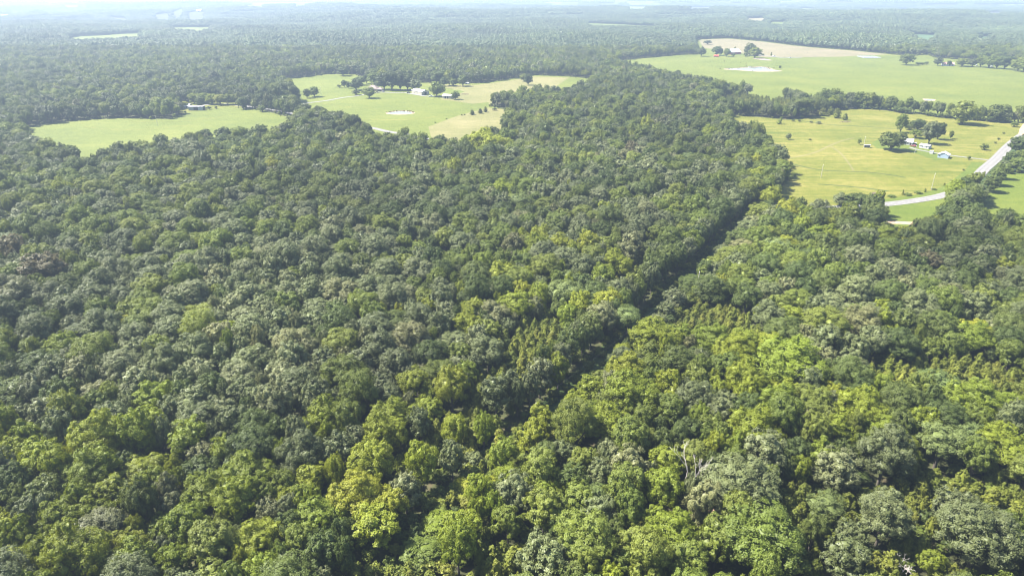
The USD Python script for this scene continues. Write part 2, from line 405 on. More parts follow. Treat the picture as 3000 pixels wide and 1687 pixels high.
def oval(px, py, rx, ry, n=28, wob=0.08, seed=0):
    r = np.random.default_rng(seed)
    a = np.linspace(0, 2 * np.pi, n, endpoint=False)
    k = 1 + wob * np.sin(2 * a + r.uniform(0, 6)) + wob * 0.6 * np.sin(3 * a + r.uniform(0, 6))
    return Polygon([G(px + rx * c * w, py + ry * s * w) for c, s, w in zip(np.cos(a), np.sin(a), k)])


pond1 = oval(1174, 331, 35, 4.4, seed=1)
pond2 = ray_poly([(2128, 203.6), (2137, 202), (2162, 201), (2191, 198.6), (2212, 198), (2222, 196.6), (2237, 197), (2249, 200), (2258, 205), (2282, 208.6), (2257, 209.6), (2219, 209.6), (2181, 207), (2158, 205.4)])
pond3 = ray_poly([(2708, 290.5), (2736, 292), (2733, 295.5), (2713, 295)])
for pd, nm, lb, bw in ((pond1, 'pond', 'oval farm pond with a muddy rim in the meadow', 2.6), (pond2, 'pond', 'long pointed pond with cattle wading in it', 5.0), (pond3, 'pond', 'tiny muddy pond beyond the hedge', 2.0)):
    sheet('pond_bank', pd.buffer(bw).difference(pd.buffer(-0.8)), 'trodden_soil', 0.07, 'muddy trodden rim of the ' + lb.split(' with')[0])
    sheet(nm, pd.buffer(-0.6), 'water', 0.06, lb)
sheet('bare_patch', ray_poly([(2202, 171), (2228, 170.5), (2257, 176), (2262, 178), (2240, 177.5), (2210, 173.5)]), 'trodden_soil', 0.10, 'bare brown trodden ground beside the barn trees')
sheet('orange_soil_patch', ray_poly([(2983, 395), (2987, 378), (2997, 364), (3040, 352), (3060, 372), (3010, 392), (2994, 397)]), 'orange_soil', 0.16, 'orange bare earth heap beside the road at the right edge')
earth_patch = Polygon([G(2055, 1485) + np.array(p) for p in ((-3.0, -2.6), (2.6, -3), (3.4, 1.2), (1.2, 3.2), (-2.6, 2.4))]).buffer(0.8)
sheet('earth_patch', earth_patch, 'bare_soil', 0.05, 'pinkish bare earth patch showing between near trees')

# far fields: (points, material, label); a trailing 1 marks a row of treetops
FAR = [
    ([(198, 111), (300, 104), (419, 99), (421, 104), (419, 107, T), (342, 112, T), (272, 114, T), (202, 114, T)], 'hay_green', 'narrow pale green field beyond the woods at upper left'),
    ([(497, 82), (560, 81.3), (625, 81), (620, 86, T), (582, 91, T), (505, 88, T)], 'hay_green', 'second narrow pale green field in the woods at upper left'),
    ([(0, 41), (39, 43), (35, 48, T), (-20, 47, T)], 'hay_green', 'pale field at the left edge of the far woods'),
    ([(450, 45), (470, 42), (489, 41), (504, 52), (502, 61, T), (450, 58, T)], 'pale_field', 'pale tan field left of the far white barns'),
    ([(510, 35), (528, 28), (543, 28), (541, 40), (522, 56, T), (506, 44)], 'pale_field', 'pale hillside field beside the far white barns'),
    ([(546, 40), (570, 36), (604, 36), (600, 60, T), (570, 62, T), (543, 60, T)], 'pale_field', 'green paddock below the far white barns'),
    ([(324, 50.5), (350, 54), (373, 60), (373, 64.5, T), (345, 58, T), (328, 54, T)], 'pale_field', 'slanting tan strip in the far left woods'),
    ([(182, 16), (233, 15.5), (237, 22, T), (186, 23, T)], 'pale_field', 'whitish field far away at upper left'),
    ([(-10, 13), (15, 13), (14, 20, T), (-10, 21, T)], 'pale_field', 'whitish field in the far upper left corner'),
    ([(735, 9), (800, 7), (925, 6), (935, 10, T), (820, 13, T), (735, 14, T)], 'pale_field', 'long whitish field along the hazy skyline'),
    ([(1040, 6.5), (1095, 6), (1095, 9, T), (1045, 9.5, T)], 'pale_field', 'small whitish field in the haze at top centre'),
    ([(1838, 21.5), (1897, 21.5), (1893, 27, T), (1840, 28, T)], 'hay_green', 'pale green field in the haze right of centre'),
    ([(1796, 4.5), (1840, 3), (1836, 7, T), (1800, 9, T)], 'pale_field', 'whitish field on the skyline right of centre'),
    ([(1718, 68), (1800, 71.5), (1924, 78), (1922, 82, T), (1800, 77, T), (1720, 73, T)], 'lawn_green', 'lime green scrub strip in the far woods'),
    ([(2017, 22), (2087, 22), (2085, 27, T), (2019, 27, T)], 'pale_field', 'tan field in the far woods above the red barn'),
    ([(2342, 25), (2392, 27), (2390, 30, T), (2345, 30, T)], 'hay_green', 'thin pale field in the far woods right of centre'),
    ([(2516, 29), (2573, 29), (2571, 34, T), (2524, 34, T)], 'pale_field', 'tan strip field at upper right'),
    ([(2629, 27), (2662, 28), (2660, 31, T), (2632, 31, T)], 'pale_field', 'small tan field at upper right'),
    ([(2889, 36), (2939, 36.5), (2937, 41, T), (2893, 41, T)], 'pale_field', 'tan strip field near the right edge'),
    ([(2182, 55), (2244, 53), (2243, 62, T), (2186, 61, T)], 'tan_field', 'tan clearing among far trees above the long pasture'),
    ([(2252, 64), (2303, 66), (2299, 72, T), (2254, 70, T)], 'lawn_green', 'lime green patch in far trees above the long pasture'),
    ([(2656, 102), (2700, 102), (2753, 104), (2738, 112, T), (2710, 121, T), (2691, 112, T)], 'blue_green_field', 'blue green crop field in the woods at upper right'),
    ([(2854, 108.5), (2912, 109), (2912, 114, T), (2858, 113, T)], 'blue_green_field', 'blue green crop strip in the woods near the right edge'),
    ([(2318, 3), (2400, 4), (2400, 8, T), (2318, 8, T)], 'pale_field', 'whitish field on the skyline at upper right'),
    ([(2420, 6), (2500, 6), (2500, 10, T), (2420, 10.5, T)], 'pale_field', 'whitish strip on the skyline near upper right'),
]
_r = random.Random(5)
for n in range(22):
    x0 = _r.uniform(-20, 2950)
    y0 = _r.choice([2.5, 4, 5.5, 7.5, 10, 12, 15, 18]) + _r.uniform(-.6, .6)
    w0 = _r.uniform(35, 130)
    FAR.append(([(x0, y0), (x0 + w0 * .5, y0 - .4), (x0 + w0, y0 + _r.uniform(-.5, .5)), (x0 + w0 * .9, y0 + 2.6, T), (x0 + w0 * .1, y0 + 2.9, T)], 'pale_field' if n % 3 else 'hay_green',
                'thin pale field strip in the haze near the skyline, ' + ('at the left' if x0 < 900 else 'at centre' if x0 < 2000 else 'at the right')))
far_polys = []
for pts, m_, lb in FAR:
    po = ray_poly(pts, 12.0)
    if po.is_empty or po.area < 50:
        continue
    po = po.segmentize(25.0)
    po = Polygon([(x + 9 * math.sin(y / 19.0 + x / 41.0), y + 14 * math.sin(x / 23.0 + y / 57.0)) for x, y in (po if po.geom_type == 'Polygon' else max(po.geoms, key=lambda g: g.area)).exterior.coords]).buffer(0)
    if po.geom_type != 'Polygon':
        po = max(po.geoms, key=lambda g: g.area)
    far_polys.append(po)
    sheet('far_field', po, m_, 0.5, lb, drape=True)

# ------------------------------------------------------------------ trees: shapes
def unit(v):
    return v / (np.linalg.norm(v, axis=-1, keepdims=True) + 1e-9)


def rand_dirs(r, n, zmin=-1.0):
    z = r.uniform(zmin, 1, n)
    a = r.uniform(0, 2 * np.pi, n)
    s = np.sqrt(1 - z * z)
    return np.stack([s * np.cos(a), s * np.sin(a), z], 1)


def cards(r, pos, nrm, size, aspect=0.62, along=None):
    """Small lozenge leaf sprays at pos facing nrm."""
    n = len(pos)
    nrm = unit(nrm)
    a = np.cross(nrm, unit(r.normal(size=(n, 3)))) if along is None else along - nrm * (along * nrm).sum(1, keepdims=True)
    a = unit(a)
    b = np.cross(nrm, a)
    s = (size * r.uniform(0.65, 1.35, n))[:, None]
    v = np.stack([pos - a * s * 0.6, pos - b * s * aspect * 0.5 + a * s * 0.05, pos + a * s * 0.6 - nrm * s * 0.12, pos + b * s * aspect * 0.5 + a * s * 0.05], 1).reshape(-1, 3)
    i = np.arange(n) * 4
    f = np.vstack([np.stack([i, i + 1, i + 2], 1), np.stack([i, i + 2, i + 3], 1)])
    return v, f


R0, H0 = 4.6, 13.5


def broadleaf(seed, n_lobe=11, n_clump=95, per=52, size=0.40, z0=2.4, top=1.0, open_=0.0, flat=1.0, lobe_r=0.42, zlow=-0.7, core=0.56, core_sub=True):
    """(crown, trunk): limbs end in lobes, lobes carry tufts, tufts carry leaf sprays."""
    r = np.random.default_rng(seed)
    rz = (H0 - z0) / 2
    mid = np.array([0, 0, z0 + rz])
    dirs = []
    k = 0
    while len(dirs) < n_lobe:
        d = rand_dirs(r, 1, zlow)[0]
        k += 1
        if k > 400 or all(np.dot(d, e) < 0.72 for e in dirs):
            dirs.append(d)
    dirs = np.array(dirs)
    ext = np.array([R0, R0, rz])
    rad = lobe_r * R0 * r.uniform(0.72, 1.25, n_lobe)
    cen = mid + dirs * ext * (1.0 - (rad / R0)[:, None] * 0.92) * r.uniform(0.88, 1.1, (n_lobe, 1))
    cen[:, 2] = np.minimum(cen[:, 2], H0 - rad * flat * 0.95)
    cen = np.vstack([cen, mid + [0, 0, rz * 0.15]])
    rad = np.append(rad, R0 * 0.5)
    per_lobe = np.maximum(1, (rad ** 2 / (rad ** 2).sum() * n_clump * 2.1)).astype(int)
    cl, cr, cn = [], [], []
    for c, q_, n in zip(cen, rad, per_lobe):
        d = rand_dirs(r, n, -0.75)
        p = c + d * q_ * np.array([1, 1, flat]) * r.uniform(0.8, 1.05, (n, 1))
        inside = (np.linalg.norm((p[:, None] - cen[None]) / np.array([1, 1, flat]), axis=2) < rad[None] * 0.78).any(1)
        keep = ~inside & (r.uniform(size=n) > open_)
        cl.append(p[keep]); cn.append(d[keep]); cr.append(np.full(keep.sum(), q_ * 0.34))
    cl, cn, cr = np.vstack(cl), np.vstack(cn), np.concatenate(cr) * r.uniform(0.75, 1.3, sum(map(len, cr)))
    n = per
    d = rand_dirs(r, len(cl) * n)
    out = np.repeat(cn, n, 0)
    d = unit(d + out * 0.6 + [0, 0, 0.35])
    pos = np.repeat(cl, n, 0) + d * np.repeat(cr, n)[:, None] * np.array([1.0, 1.0, 1.05]) * r.uniform(0.35, 1.12, (len(d), 1))
    nrm = d * 0.65 + out * 0.45 + r.normal(size=d.shape) * 0.36 + [0, 0, 0.1]
    m = max(10, int(34 * (0.33 / size) ** 2))
    sd = rand_dirs(r, m * len(cen), -0.5)
    sp = np.repeat(cen, m, 0) + sd * np.repeat(rad, m)[:, None] * np.array([1, 1, flat]) * r.uniform(0.6, 0.78, (m * len(cen), 1))
    pos, nrm = np.vstack([pos, sp]), np.vstack([nrm, sd + r.normal(size=sd.shape) * 0.3])
    v, f = cards(r, pos, nrm, np.concatenate([np.full(len(d), size), np.full(len(sp), size * 1.3)]))
    ico = trimesh.creation.icosphere(1 if core_sub else 0, 1.0)
    cv = [ico.vertices * q_ * core * np.array([1, 1, flat]) * (1 + 0.12 * r.normal(size=(len(ico.vertices), 1))) + c for c, q_ in zip(cen, rad)]
    for c_ in cv:
        f = np.vstack([f, ico.faces + len(v)])
        v = np.vstack([v, c_])
    limbs = [tube([[0, 0, 0], [0.1, 0, z0 * 0.6], [0.05, 0.1, z0 + rz * 0.5], [0, 0, z0 + rz * 1.3]], [0.34, 0.27, 0.19, 0.06], 7)]
    for c in cen[:-1][:: max(1, n_lobe // 6)]:
        s = np.array([0, 0, z0 * r.uniform(0.8, 1.25)])
        limbs.append(tube([s, (s + c) / 2 + [0, 0, -0.3], c], [0.16, 0.11, 0.04], 5))
    return (v, f), cat_(limbs)


def cedar(seed, n=1500, size=0.34, H=8.0, R=2.0, blunt=0.5):
    """A dense narrow cone of upswept sprays, ragged at the edge."""
    r = np.random.default_rng(seed)
    nb = 70
    t = r.uniform(0, 1, nb) ** 0.8
    a = r.uniform(0, 2 * np.pi, nb)
    prof = lambda t_: R * np.clip((1 - t_) ** blunt, 0, 1) * np.clip(0.55 + t_ * 3, 0, 1)
    rr = prof(t) * r.uniform(0.62, 0.95, nb)
    cl = np.stack([rr * np.cos(a), rr * np.sin(a), 0.5 + t * (H - 1.1)], 1)
    m = n // nb
    d = rand_dirs(r, nb * m)
    o = np.repeat(np.stack([np.cos(a), np.sin(a), np.full(nb, 0.5)], 1), m, 0)
    d = unit(d + o * 0.5 + [0, 0, 0.25])
    pos = np.repeat(cl, m, 0) + d * np.array([0.5, 0.5, 0.75]) * r.uniform(0.3, 1.15, (nb * m, 1)) * (0.5 + 0.35 * np.repeat(1 - t, m))[:, None]
    al = unit(o * 0.55 + [0, 0, 1.0] + r.normal(size=d.shape) * 0.25)
    v, f = cards(r, pos, d + r.normal(size=d.shape) * 0.4, np.full(len(pos), size), 0.45, al)
    pt = np.array([[0, 0, H * 0.97]])
    a_ = np.linspace(0, 2 * np.pi, 9)[:-1]
    rings = [(0.3, 0.35), (0.12 * H, 0.62), (0.35 * H, 0.62), (0.62 * H, 0.5), (0.86 * H, 0.22)]
    kv = np.vstack([np.stack([prof(z_ / H) * 0.95 * k_ / 0.7 * np.cos(a_) * 0.8, prof(z_ / H) * 0.95 * k_ / 0.7 * np.sin(a_) * 0.8, np.full(8, z_)], 1) for z_, k_ in rings] + [[[0, 0, H * 0.95]]])
    kf = [[m_ * 8 + q_, m_ * 8 + (q_ + 1) % 8, (m_ + 1) * 8 + (q_ + 1) % 8] for m_ in range(4) for q_ in range(8)] + [[m_ * 8 + q_, (m_ + 1) * 8 + (q_ + 1) % 8, (m_ + 1) * 8 + q_] for m_ in range(4) for q_ in range(8)] + [[32 + q_, 32 + (q_ + 1) % 8, 40] for q_ in range(8)]
    f = np.vstack([f, np.array(kf) + len(v)])
    v = np.vstack([v, kv])
    v2, f2 = cards(r, np.repeat(pt, 14, 0) + r.normal(size=(14, 3)) * [0.12, 0.12, 0.3], r.normal(size=(14, 3)), np.full(14, size), 0.4, np.tile([0, 0, 1.0], (14, 1)))
    return (np.vstack([v, v2]), np.vstack([f, f2 + len(v)])), tube([[0, 0, 0], [0, 0, H * 0.5], [0, 0, H * 0.9]], [0.14, 0.1, 0.02], 5)


HI = {
    'grey': [broadleaf(s, 14, 125, 66, 0.31, open_=0.04, lobe_r=0.38) for s in (11, 12, 13, 14)],
    'deep': [broadleaf(s, 12, 120, 66, 0.33) for s in (21, 22, 23)],
    'mid': [broadleaf(s, 11, 120, 64, 0.34, open_=0.06) for s in (31, 32, 33, 34)],
    'yellow': [broadleaf(s, 10, 115, 62, 0.34, open_=0.08, flat=0.95, lobe_r=0.42) for s in (41, 42, 43, 44)],
    'pale': [broadleaf(s, 10, 100, 60, 0.30, open_=0.08, flat=0.55, z0=5.0, lobe_r=0.5) for s in (51, 52)],
    'cedar': [cedar(61, 3000, .28), cedar(62, 3000, .28, blunt=0.62), cedar(63, 3000, .28, blunt=0.4)],
}
LONE = {k: [broadleaf(s, 17, 150, 60, 0.34, z0=1.0, lobe_r=0.40, zlow=-0.92) for s in ss] for k, ss in (('grey', (81, 82)), ('deep', (83, 84, 85)), ('mid', (86, 87, 88)), ('yellow', (89, 90)))}
BUSH = {k: [broadleaf(s, 9, 60, 40, 0.42, z0=0.5, lobe_r=0.45) for s in ss] for k, ss in (('deep', (71, 72)), ('mid', (73, 74)), ('yellow', (75,)), ('grey', (76,)), ('cedar', (77, 78)))}
LO = {
    'grey': [broadleaf(s, 12, 60, 44, 0.420, open_=0.05, lobe_r=0.4) for s in (111, 112, 113)],
    'deep': [broadleaf(s, 10, 60, 44, 0.422) for s in (121, 122, 123)],
    'mid': [broadleaf(s, 10, 58, 44, 0.422, open_=0.06) for s in (131, 132, 133)],
    'yellow': [broadleaf(s, 9, 54, 44, 0.422, open_=0.1, flat=0.8, lobe_r=0.45) for s in (141, 142)],
    'pale': [broadleaf(151, 9, 50, 44, 0.40, flat=0.5, z0=5.5, lobe_r=0.5)],
    'cedar': [cedar(161, 420, 0.6), cedar(162, 420, 0.6, blunt=0.7)],
}
FARTREE = [broadleaf(s, 10, 40, 16, 0.6, lobe_r=0.46, core=0.80)[0] for s in (211, 212, 213, 214, 215)]

BIG = {'grey': [broadleaf(15, 20, 260, 64, 0.21, open_=0.03, lobe_r=0.34, core=0.5), broadleaf(16, 18, 250, 64, 0.21, open_=0.03, lobe_r=0.35, core=0.5)],
       'mid': [broadleaf(35, 16, 240, 62, 0.23, open_=0.04, lobe_r=0.36, core=0.5), broadleaf(36, 15, 240, 62, 0.23, lobe_r=0.36, core=0.5)],
       'yellow': [broadleaf(45, 14, 220, 60, 0.24, open_=0.06, lobe_r=0.37, core=0.5)], 'deep': [broadleaf(25, 16, 240, 62, 0.22, lobe_r=0.36, core=0.5)]}
stage.CreateClassPrim('/World/TreeKinds')
HI_PATH, LO_PATH = {}, {}
for src, dst, pre in ((HI, HI_PATH, ''), (LO, LO_PATH, 'distant_')):
    for k in KINDS:
        dst[k] = []
        for (cv, cf), tr in src[k]:
            pth = numbered(pre + k + '_tree', '/World/TreeKinds')
            UsdGeom.Xform.Define(stage, pth)
            usdkit.mesh(stage, pth + '/crown', (cv, cf), M['leaf_' + k])
            usdkit.mesh(stage, pth + '/trunk', tr, M['bark'], True)
            dst[k].append(pth)
BIG_PATH = {k: [] for k in BIG}
for k in BIG:
    for (cv, cf), tr in BIG[k]:
        pth = numbered('large_' + k + '_tree', '/World/TreeKinds')
        UsdGeom.Xform.Define(stage, pth)
        usdkit.mesh(stage, pth + '/crown', (cv, cf), M['leaf_' + k])
        usdkit.mesh(stage, pth + '/trunk', tr, M['bark'], True)
        BIG_PATH[k].append(pth)
RUST_PATH = []
for n in (0, 2):
    pth = numbered('brownish_tree', '/World/TreeKinds')
    UsdGeom.Xform.Define(stage, pth)
    usdkit.mesh(stage, pth + '/crown', HI['grey'][n][0], M['leaf_rust'])
    usdkit.mesh(stage, pth + '/trunk', HI['grey'][n][1], M['bark'], True)
    RUST_PATH.append(pth)
BUSH_PATH, LONE_PATH = {}, {}
for src, dst, k in [(BUSH, BUSH_PATH, k) for k in BUSH] + [(LONE, LONE_PATH, k) for k in LONE]:
    dst[k] = []
    for (cv, cf), tr in src[k]:
        pth = numbered(k + ('_bush' if src is BUSH else '_lone_tree'), '/World/TreeKinds')
        UsdGeom.Xform.Define(stage, pth)
        usdkit.mesh(stage, pth + '/crown', (cv, cf), M['leaf_' + k])
        usdkit.mesh(stage, pth + '/trunk', tr, M['bark'], True)
        dst[k].append(pth)
FAR_PATH = []
for cv, cf in FARTREE:
    pth = numbered('far_tree', '/World/TreeKinds')
    UsdGeom.Xform.Define(stage, pth)
    usdkit.mesh(stage, pth + '/crown', (cv, cf), M['leaf_far'])
    FAR_PATH.append(pth)

# ------------------------------------------------------------------ where the woods stand
road_side = ray_poly([(2790, 566), (2835, 544), (2885, 494), (2917, 467), (2941, 442), (2963, 421), (3010, 392), (3060, 400), (3060, 512), (2946, 509), (2872, 582)])
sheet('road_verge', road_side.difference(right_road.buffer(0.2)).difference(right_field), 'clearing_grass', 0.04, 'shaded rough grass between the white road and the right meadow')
house_yard = ray_poly([(524, 331), (530, 301), (610, 299), (700, 300), (712, 316), (668, 315), (606, 323), (560, 330)])
sheet('house_yard', house_yard.difference(left_field).difference(left_road.buffer(0.2)), 'rough_pasture', 0.035, 'rough grass under the light green roadside trees')
open_ground = unary_union([road_side, house_yard, left_field.buffer(1.5), farm_field.buffer(1.5), far_pasture.buffer(1.5), near_pasture.buffer(1.0), right_field.buffer(1.5), verge.buffer(1.0),
                           right_road.buffer(3.5), left_road.buffer(0.8), clearing.buffer(0.8), earth_patch.buffer(0.6), dirt_lane.buffer(1.0)])
far_open = unary_union([open_ground] + [p.buffer(2.0) for p in far_polys])
cedar_stand = ray_poly([(2097, 322), (2150, 330), (2230, 336), (2303, 340), (2330, 312), (2300, 296), (2240, 287), (2150, 284), (2100, 294)])

# (x, y, half width, half height, tilt in degrees, kind, strength) in the photograph, at canopy height
ZONES = [
    (1560, 970, 140, 75, -35, 'cedar', 5), (1400, 1120, 140, 60, -30, 'cedar', 6), (1180, 1290, 220, 60, -20, 'cedar', 3), (900, 1330, 110, 40, -10, 'cedar', 1.6),
    (1280, 1640, 230, 60, 0, 'cedar', 6), (1500, 1530, 120, 50, 0, 'cedar', 2), (2110, 900, 120, 55, 10, 'cedar', 6), (2760, 1045, 260, 50, 3, 'cedar', 5), (1860, 770, 60, 45, -40, 'cedar', 2.5),
    (2780, 1390, 300, 90, 5, 'cedar', 2.6), (2480, 1560, 240, 120, 0, 'cedar', 3.5), (2850, 1640, 240, 60, 0, 'cedar', 3), (2330, 1400, 60, 60, 0, 'cedar', 2), (1250, 690, 110, 25, 20, 'cedar', 1.8), (1440, 730, 70, 35, 0, 'cedar', 1.5),
    (60, 1270, 160, 60, 10, 'yellow', 3), (420, 1290, 230, 60, 0, 'yellow', 5), (440, 1150, 65, 45, 0, 'yellow', 6), (1000, 1230, 170, 75, -15, 'yellow', 6), (1280, 1130, 110, 55, -10, 'yellow', 3.5),
    (700, 1390, 330, 70, -5, 'yellow', 4), (300, 1540, 420, 120, -8, 'yellow', 4), (1300, 1420, 180, 90, -20, 'yellow', 4), (1100, 1380, 70, 80, 0, 'yellow', 3), (1480, 1290, 70, 70, 0, 'yellow', 4),
    (1450, 830, 200, 60, -15, 'yellow', 1.7), (1640, 900, 130, 60, -20, 'yellow', 2.0), (1700, 760, 120, 50, 0, 'yellow', 1.0), (1420, 420, 60, 22, 0, 'yellow', 7), (2440, 650, 200, 60, 0, 'yellow', 0.9),
    (1930, 980, 130, 50, 0, 'yellow', 1.6), (2300, 1070, 200, 80, 0, 'yellow', 1.6), (1900, 1130, 180, 70, 0, 'yellow', 1.5), (2600, 1180, 350, 80, 5, 'yellow', 0.9), (2300, 1200, 110, 50, 0, 'yellow', 1.4), (1960, 1440, 55, 55, 0, 'yellow', 8), (1300, 1590, 50, 40, 0, 'yellow', 2), (1560, 690, 60, 30, 0, 'yellow', 1.5),
    (2850, 1550, 90, 110, 0, 'grey', 7), (2450, 1530, 90, 70, 0, 'grey', 5), (2150, 1450, 130, 90, 0, 'grey', 4), (1850, 1600, 200, 80, 0, 'mid', 5), (2220, 1600, 160, 80, 0, 'mid', 5), (1800, 1450, 110, 90, 0, 'mid', 3), (300, 1500, 80, 40, 0, 'grey', 4), (400, 1430, 45, 60, 0, 'deep', 9), (60, 1390, 60, 60, 0, 'deep', 4), (740, 1260, 80, 70, 0, 'deep', 5),
    (1000, 1480, 60, 90, 0, 'deep', 3), (1650, 1260, 140, 60, 0, 'pale', 0.5), (1760, 1330, 150, 60, 0, 'grey', 1.5), (1840, 900, 70, 35, 0, 'pale', 2), (1650, 810, 60, 25, 0, 'pale', 2), (2480, 980, 130, 60, 0, 'grey', 3), (2150, 1010, 60, 40, 0, 'yellow', 2), (2900, 1250, 130, 50, 0, 'pale', 0.6),
    (700, 1000, 600, 260, -5, 'grey', 2.0), (1000, 1040, 350, 130, -10, 'grey', 1.5), (500, 620, 500, 110, -10, 'mid', 0.8), (2700, 700, 350, 120, 0, 'deep', 1.0), (2800, 800, 260, 90, 0, 'grey', 1.4), (2000, 700, 60, 140, 35, 'deep', 1.4),
]


def kind_weights(px, py):
    px, py = np.asarray(px, float), np.asarray(py, float)
    w = {k: np.zeros(px.shape) for k in KINDS}
    right = px > 1500 + (1258 - py) * 1.12
    w['grey'] += np.where(right, 0.22, 0.55)
    w['deep'] += np.where(right, 0.28, 0.26)
    w['mid'] += np.where(right, 0.50, 0.36)
    w['yellow'] += np.where(right, 0.12, 0.035)
    w['pale'] += 0.02
    w['cedar'] += np.where(py > 1150, 0.10, 0.015)
    fade = np.clip((560 - py) / 160, 0, 1)
    w['mid'] += fade * 0.6
    w['deep'] += fade * 0.5
    for cx, cy, rx, ry, tilt, k, s in ZONES:
        t = math.radians(tilt)
        dx, dy = px - cx, py - cy
        u, v = (dx * math.cos(t) + dy * math.sin(t)) / rx, (-dx * math.sin(t) + dy * math.cos(t)) / ry
        w[k] += s * np.exp(-(u * u + v * v) ** 1.5)
    return w


def pick_kind(px, py, r):
    w = kind_weights(px, py)
    c = np.cumsum(np.stack([w[k] for k in KINDS], -1), -1)
    return (r.uniform(0, 1, len(px))[:, None] * c[:, -1:] > c).sum(1)


# large crowns that stand out in the near woods: (x, y of the crown in the photograph, width in its pixels, kind)
ANCHORS = [
    (450, 1152, 118, 'yellow'), (180, 1156, 110, 'deep'), (967, 1228, 130, 'yellow'), (294, 1294, 150, 'yellow'), (403, 1284, 110, 'yellow'), (749, 1251, 120, 'deep'), (47, 1408, 95, 'deep'), (417, 1479, 100, 'deep'),
    (299, 1545, 160, 'grey'), (62, 1479, 65, 'grey'), (28, 1303, 80, 'yellow'), (640, 1280, 70, 'grey'), (228, 1640, 180, 'yellow'), (389, 1631, 140, 'yellow'), (616, 1593, 150, 'mid'), (782, 1474, 80, 'grey'),
    (939, 1498, 150, 'yellow'), (939, 1593, 120, 'deep'), (759, 1659, 110, 'yellow'), (545, 1536, 130, 'yellow'), (166, 1521, 120, 'yellow'), (853, 1228, 80, 'grey'),
    (1213, 1123, 100, 'yellow'), (1322, 1133, 110, 'yellow'), (1142, 1213, 130, 'yellow'), (1024, 1237, 90, 'mid'), (1474, 1322, 85, 'yellow'), (1393, 1374, 140, 'yellow'), (1237, 1360, 95, 'yellow'), (1185, 1417, 100, 'grey'),
    (1332, 1246, 80, 'yellow'), (1384, 1289, 65, 'grey'), (1043, 1450, 150, 'yellow'), (1294, 1479, 120, 'yellow'), (1228, 1550, 130, 'mid'), (1503, 1441, 110, 'grey'), (1645, 1303, 90, 'grey'), (1778, 1308, 70, 'grey'),
    (1711, 1332, 90, 'mid'), (1834, 1427, 130, 'mid'), (1944, 1427, 115, 'yellow'), (1488, 1507, 90, 'mid'), (1711, 1583, 180, 'mid'), (1593, 1631, 150, 'grey'), (1901, 1640, 130, 'mid'), (1849, 1156, 160, 'yellow'),
    (1687, 1190, 110, 'yellow'), (1782, 1228, 150, 'yellow'), (1583, 1095, 85, 'grey'), (1635, 1076, 70, 'yellow'), (1787, 1673, 90, 'yellow'), (2308, 1071, 200, 'yellow'), (2284, 1180, 130, 'yellow'), (2204, 1265, 160, 'yellow'),
    (2095, 1303, 80, 'yellow'), (2166, 1417, 220, 'grey'), (2156, 1510, 110, 'mid'), (2450, 1375, 130, 'grey'), (2593, 1341, 150, 'grey'), (2422, 1455, 105, 'pale'), (2588, 1517, 150, 'grey'), (2868, 1578, 220, 'grey'),
    (2237, 1593, 230, 'mid'), (2104, 1575, 120, 'mid'), (2018, 1625, 130, 'mid'), (2853, 1175, 150, 'yellow'), (2744, 1114, 110, 'pale'), (2853, 1265, 110, 'pale'), (2940, 1290, 160, 'yellow'), (2522, 1199, 150, 'yellow'), (2593, 1265, 120, 'yellow'),
    (1921, 983, 150, 'yellow'), (2085, 993, 120, 'yellow'), (2177, 1002, 90, 'yellow'), (2254, 920, 95, 'grey'), (2442, 890, 130, 'grey'), (2554, 910, 120, 'grey'), (2418, 960, 140, 'mid'), (2235, 809, 70, 'grey'), (2322, 775, 90, 'mid'),
    (1839, 925, 90, 'pale'), (2249, 548, 46, 'mid'), (1420, 425, 110, 'yellow'), (2700, 715, 80, 'mid'), (1480, 425, 60, 'yellow'),
    (130, 800, 130, 'rust'), (2974, 680, 70, 'rust'), (2720, 770, 80, 'rust'), (1850, 447, 50, 'rust'), (2910, 745, 70, 'rust'), (40, 740, 70, 'rust'),
]
an = np.array([(*G(a[0], a[1], 9.0), 0, 0) for a in ANCHORS])
an_r = np.array([a[2] / 2 * (C_ * p[1] + S_ * (CAM_H - 9)) / FPX for a, p in zip(ANCHORS, an)])
rust = np.array([a[3] == 'rust' for a in ANCHORS])
an_k = np.array([KINDS.index('grey' if a[3] == 'rust' else a[3]) for a in ANCHORS])
# kept clear: dead trees and leafless shrubs (x, y at crown height z, z, clear radius)
DEAD = [(2020, 1360, 11.0), (1840, 1585, 5.0), (2650, 1640, 5.0), (790, 1300, 5.5), (2330, 858, 10.0), (1585, 1510, 4.0), (1930, 1560, 5.0)]
dead_p = [G(*d) for d in DEAD]
keep_clear = unary_union([shapely.Point(*p).buffer(r_) for p, r_ in zip(dead_p, (5.0, 2.6, 2.6, 2.4, 2.6, 2.2, 2.0))])
DMAX = 1450.0
def draw(n, y0, y1):
    y = np.sqrt(rng.uniform(y0 ** 2, y1 ** 2, n))
    return rng.uniform(-1, 1, n) * (0.70 * y + 75), y


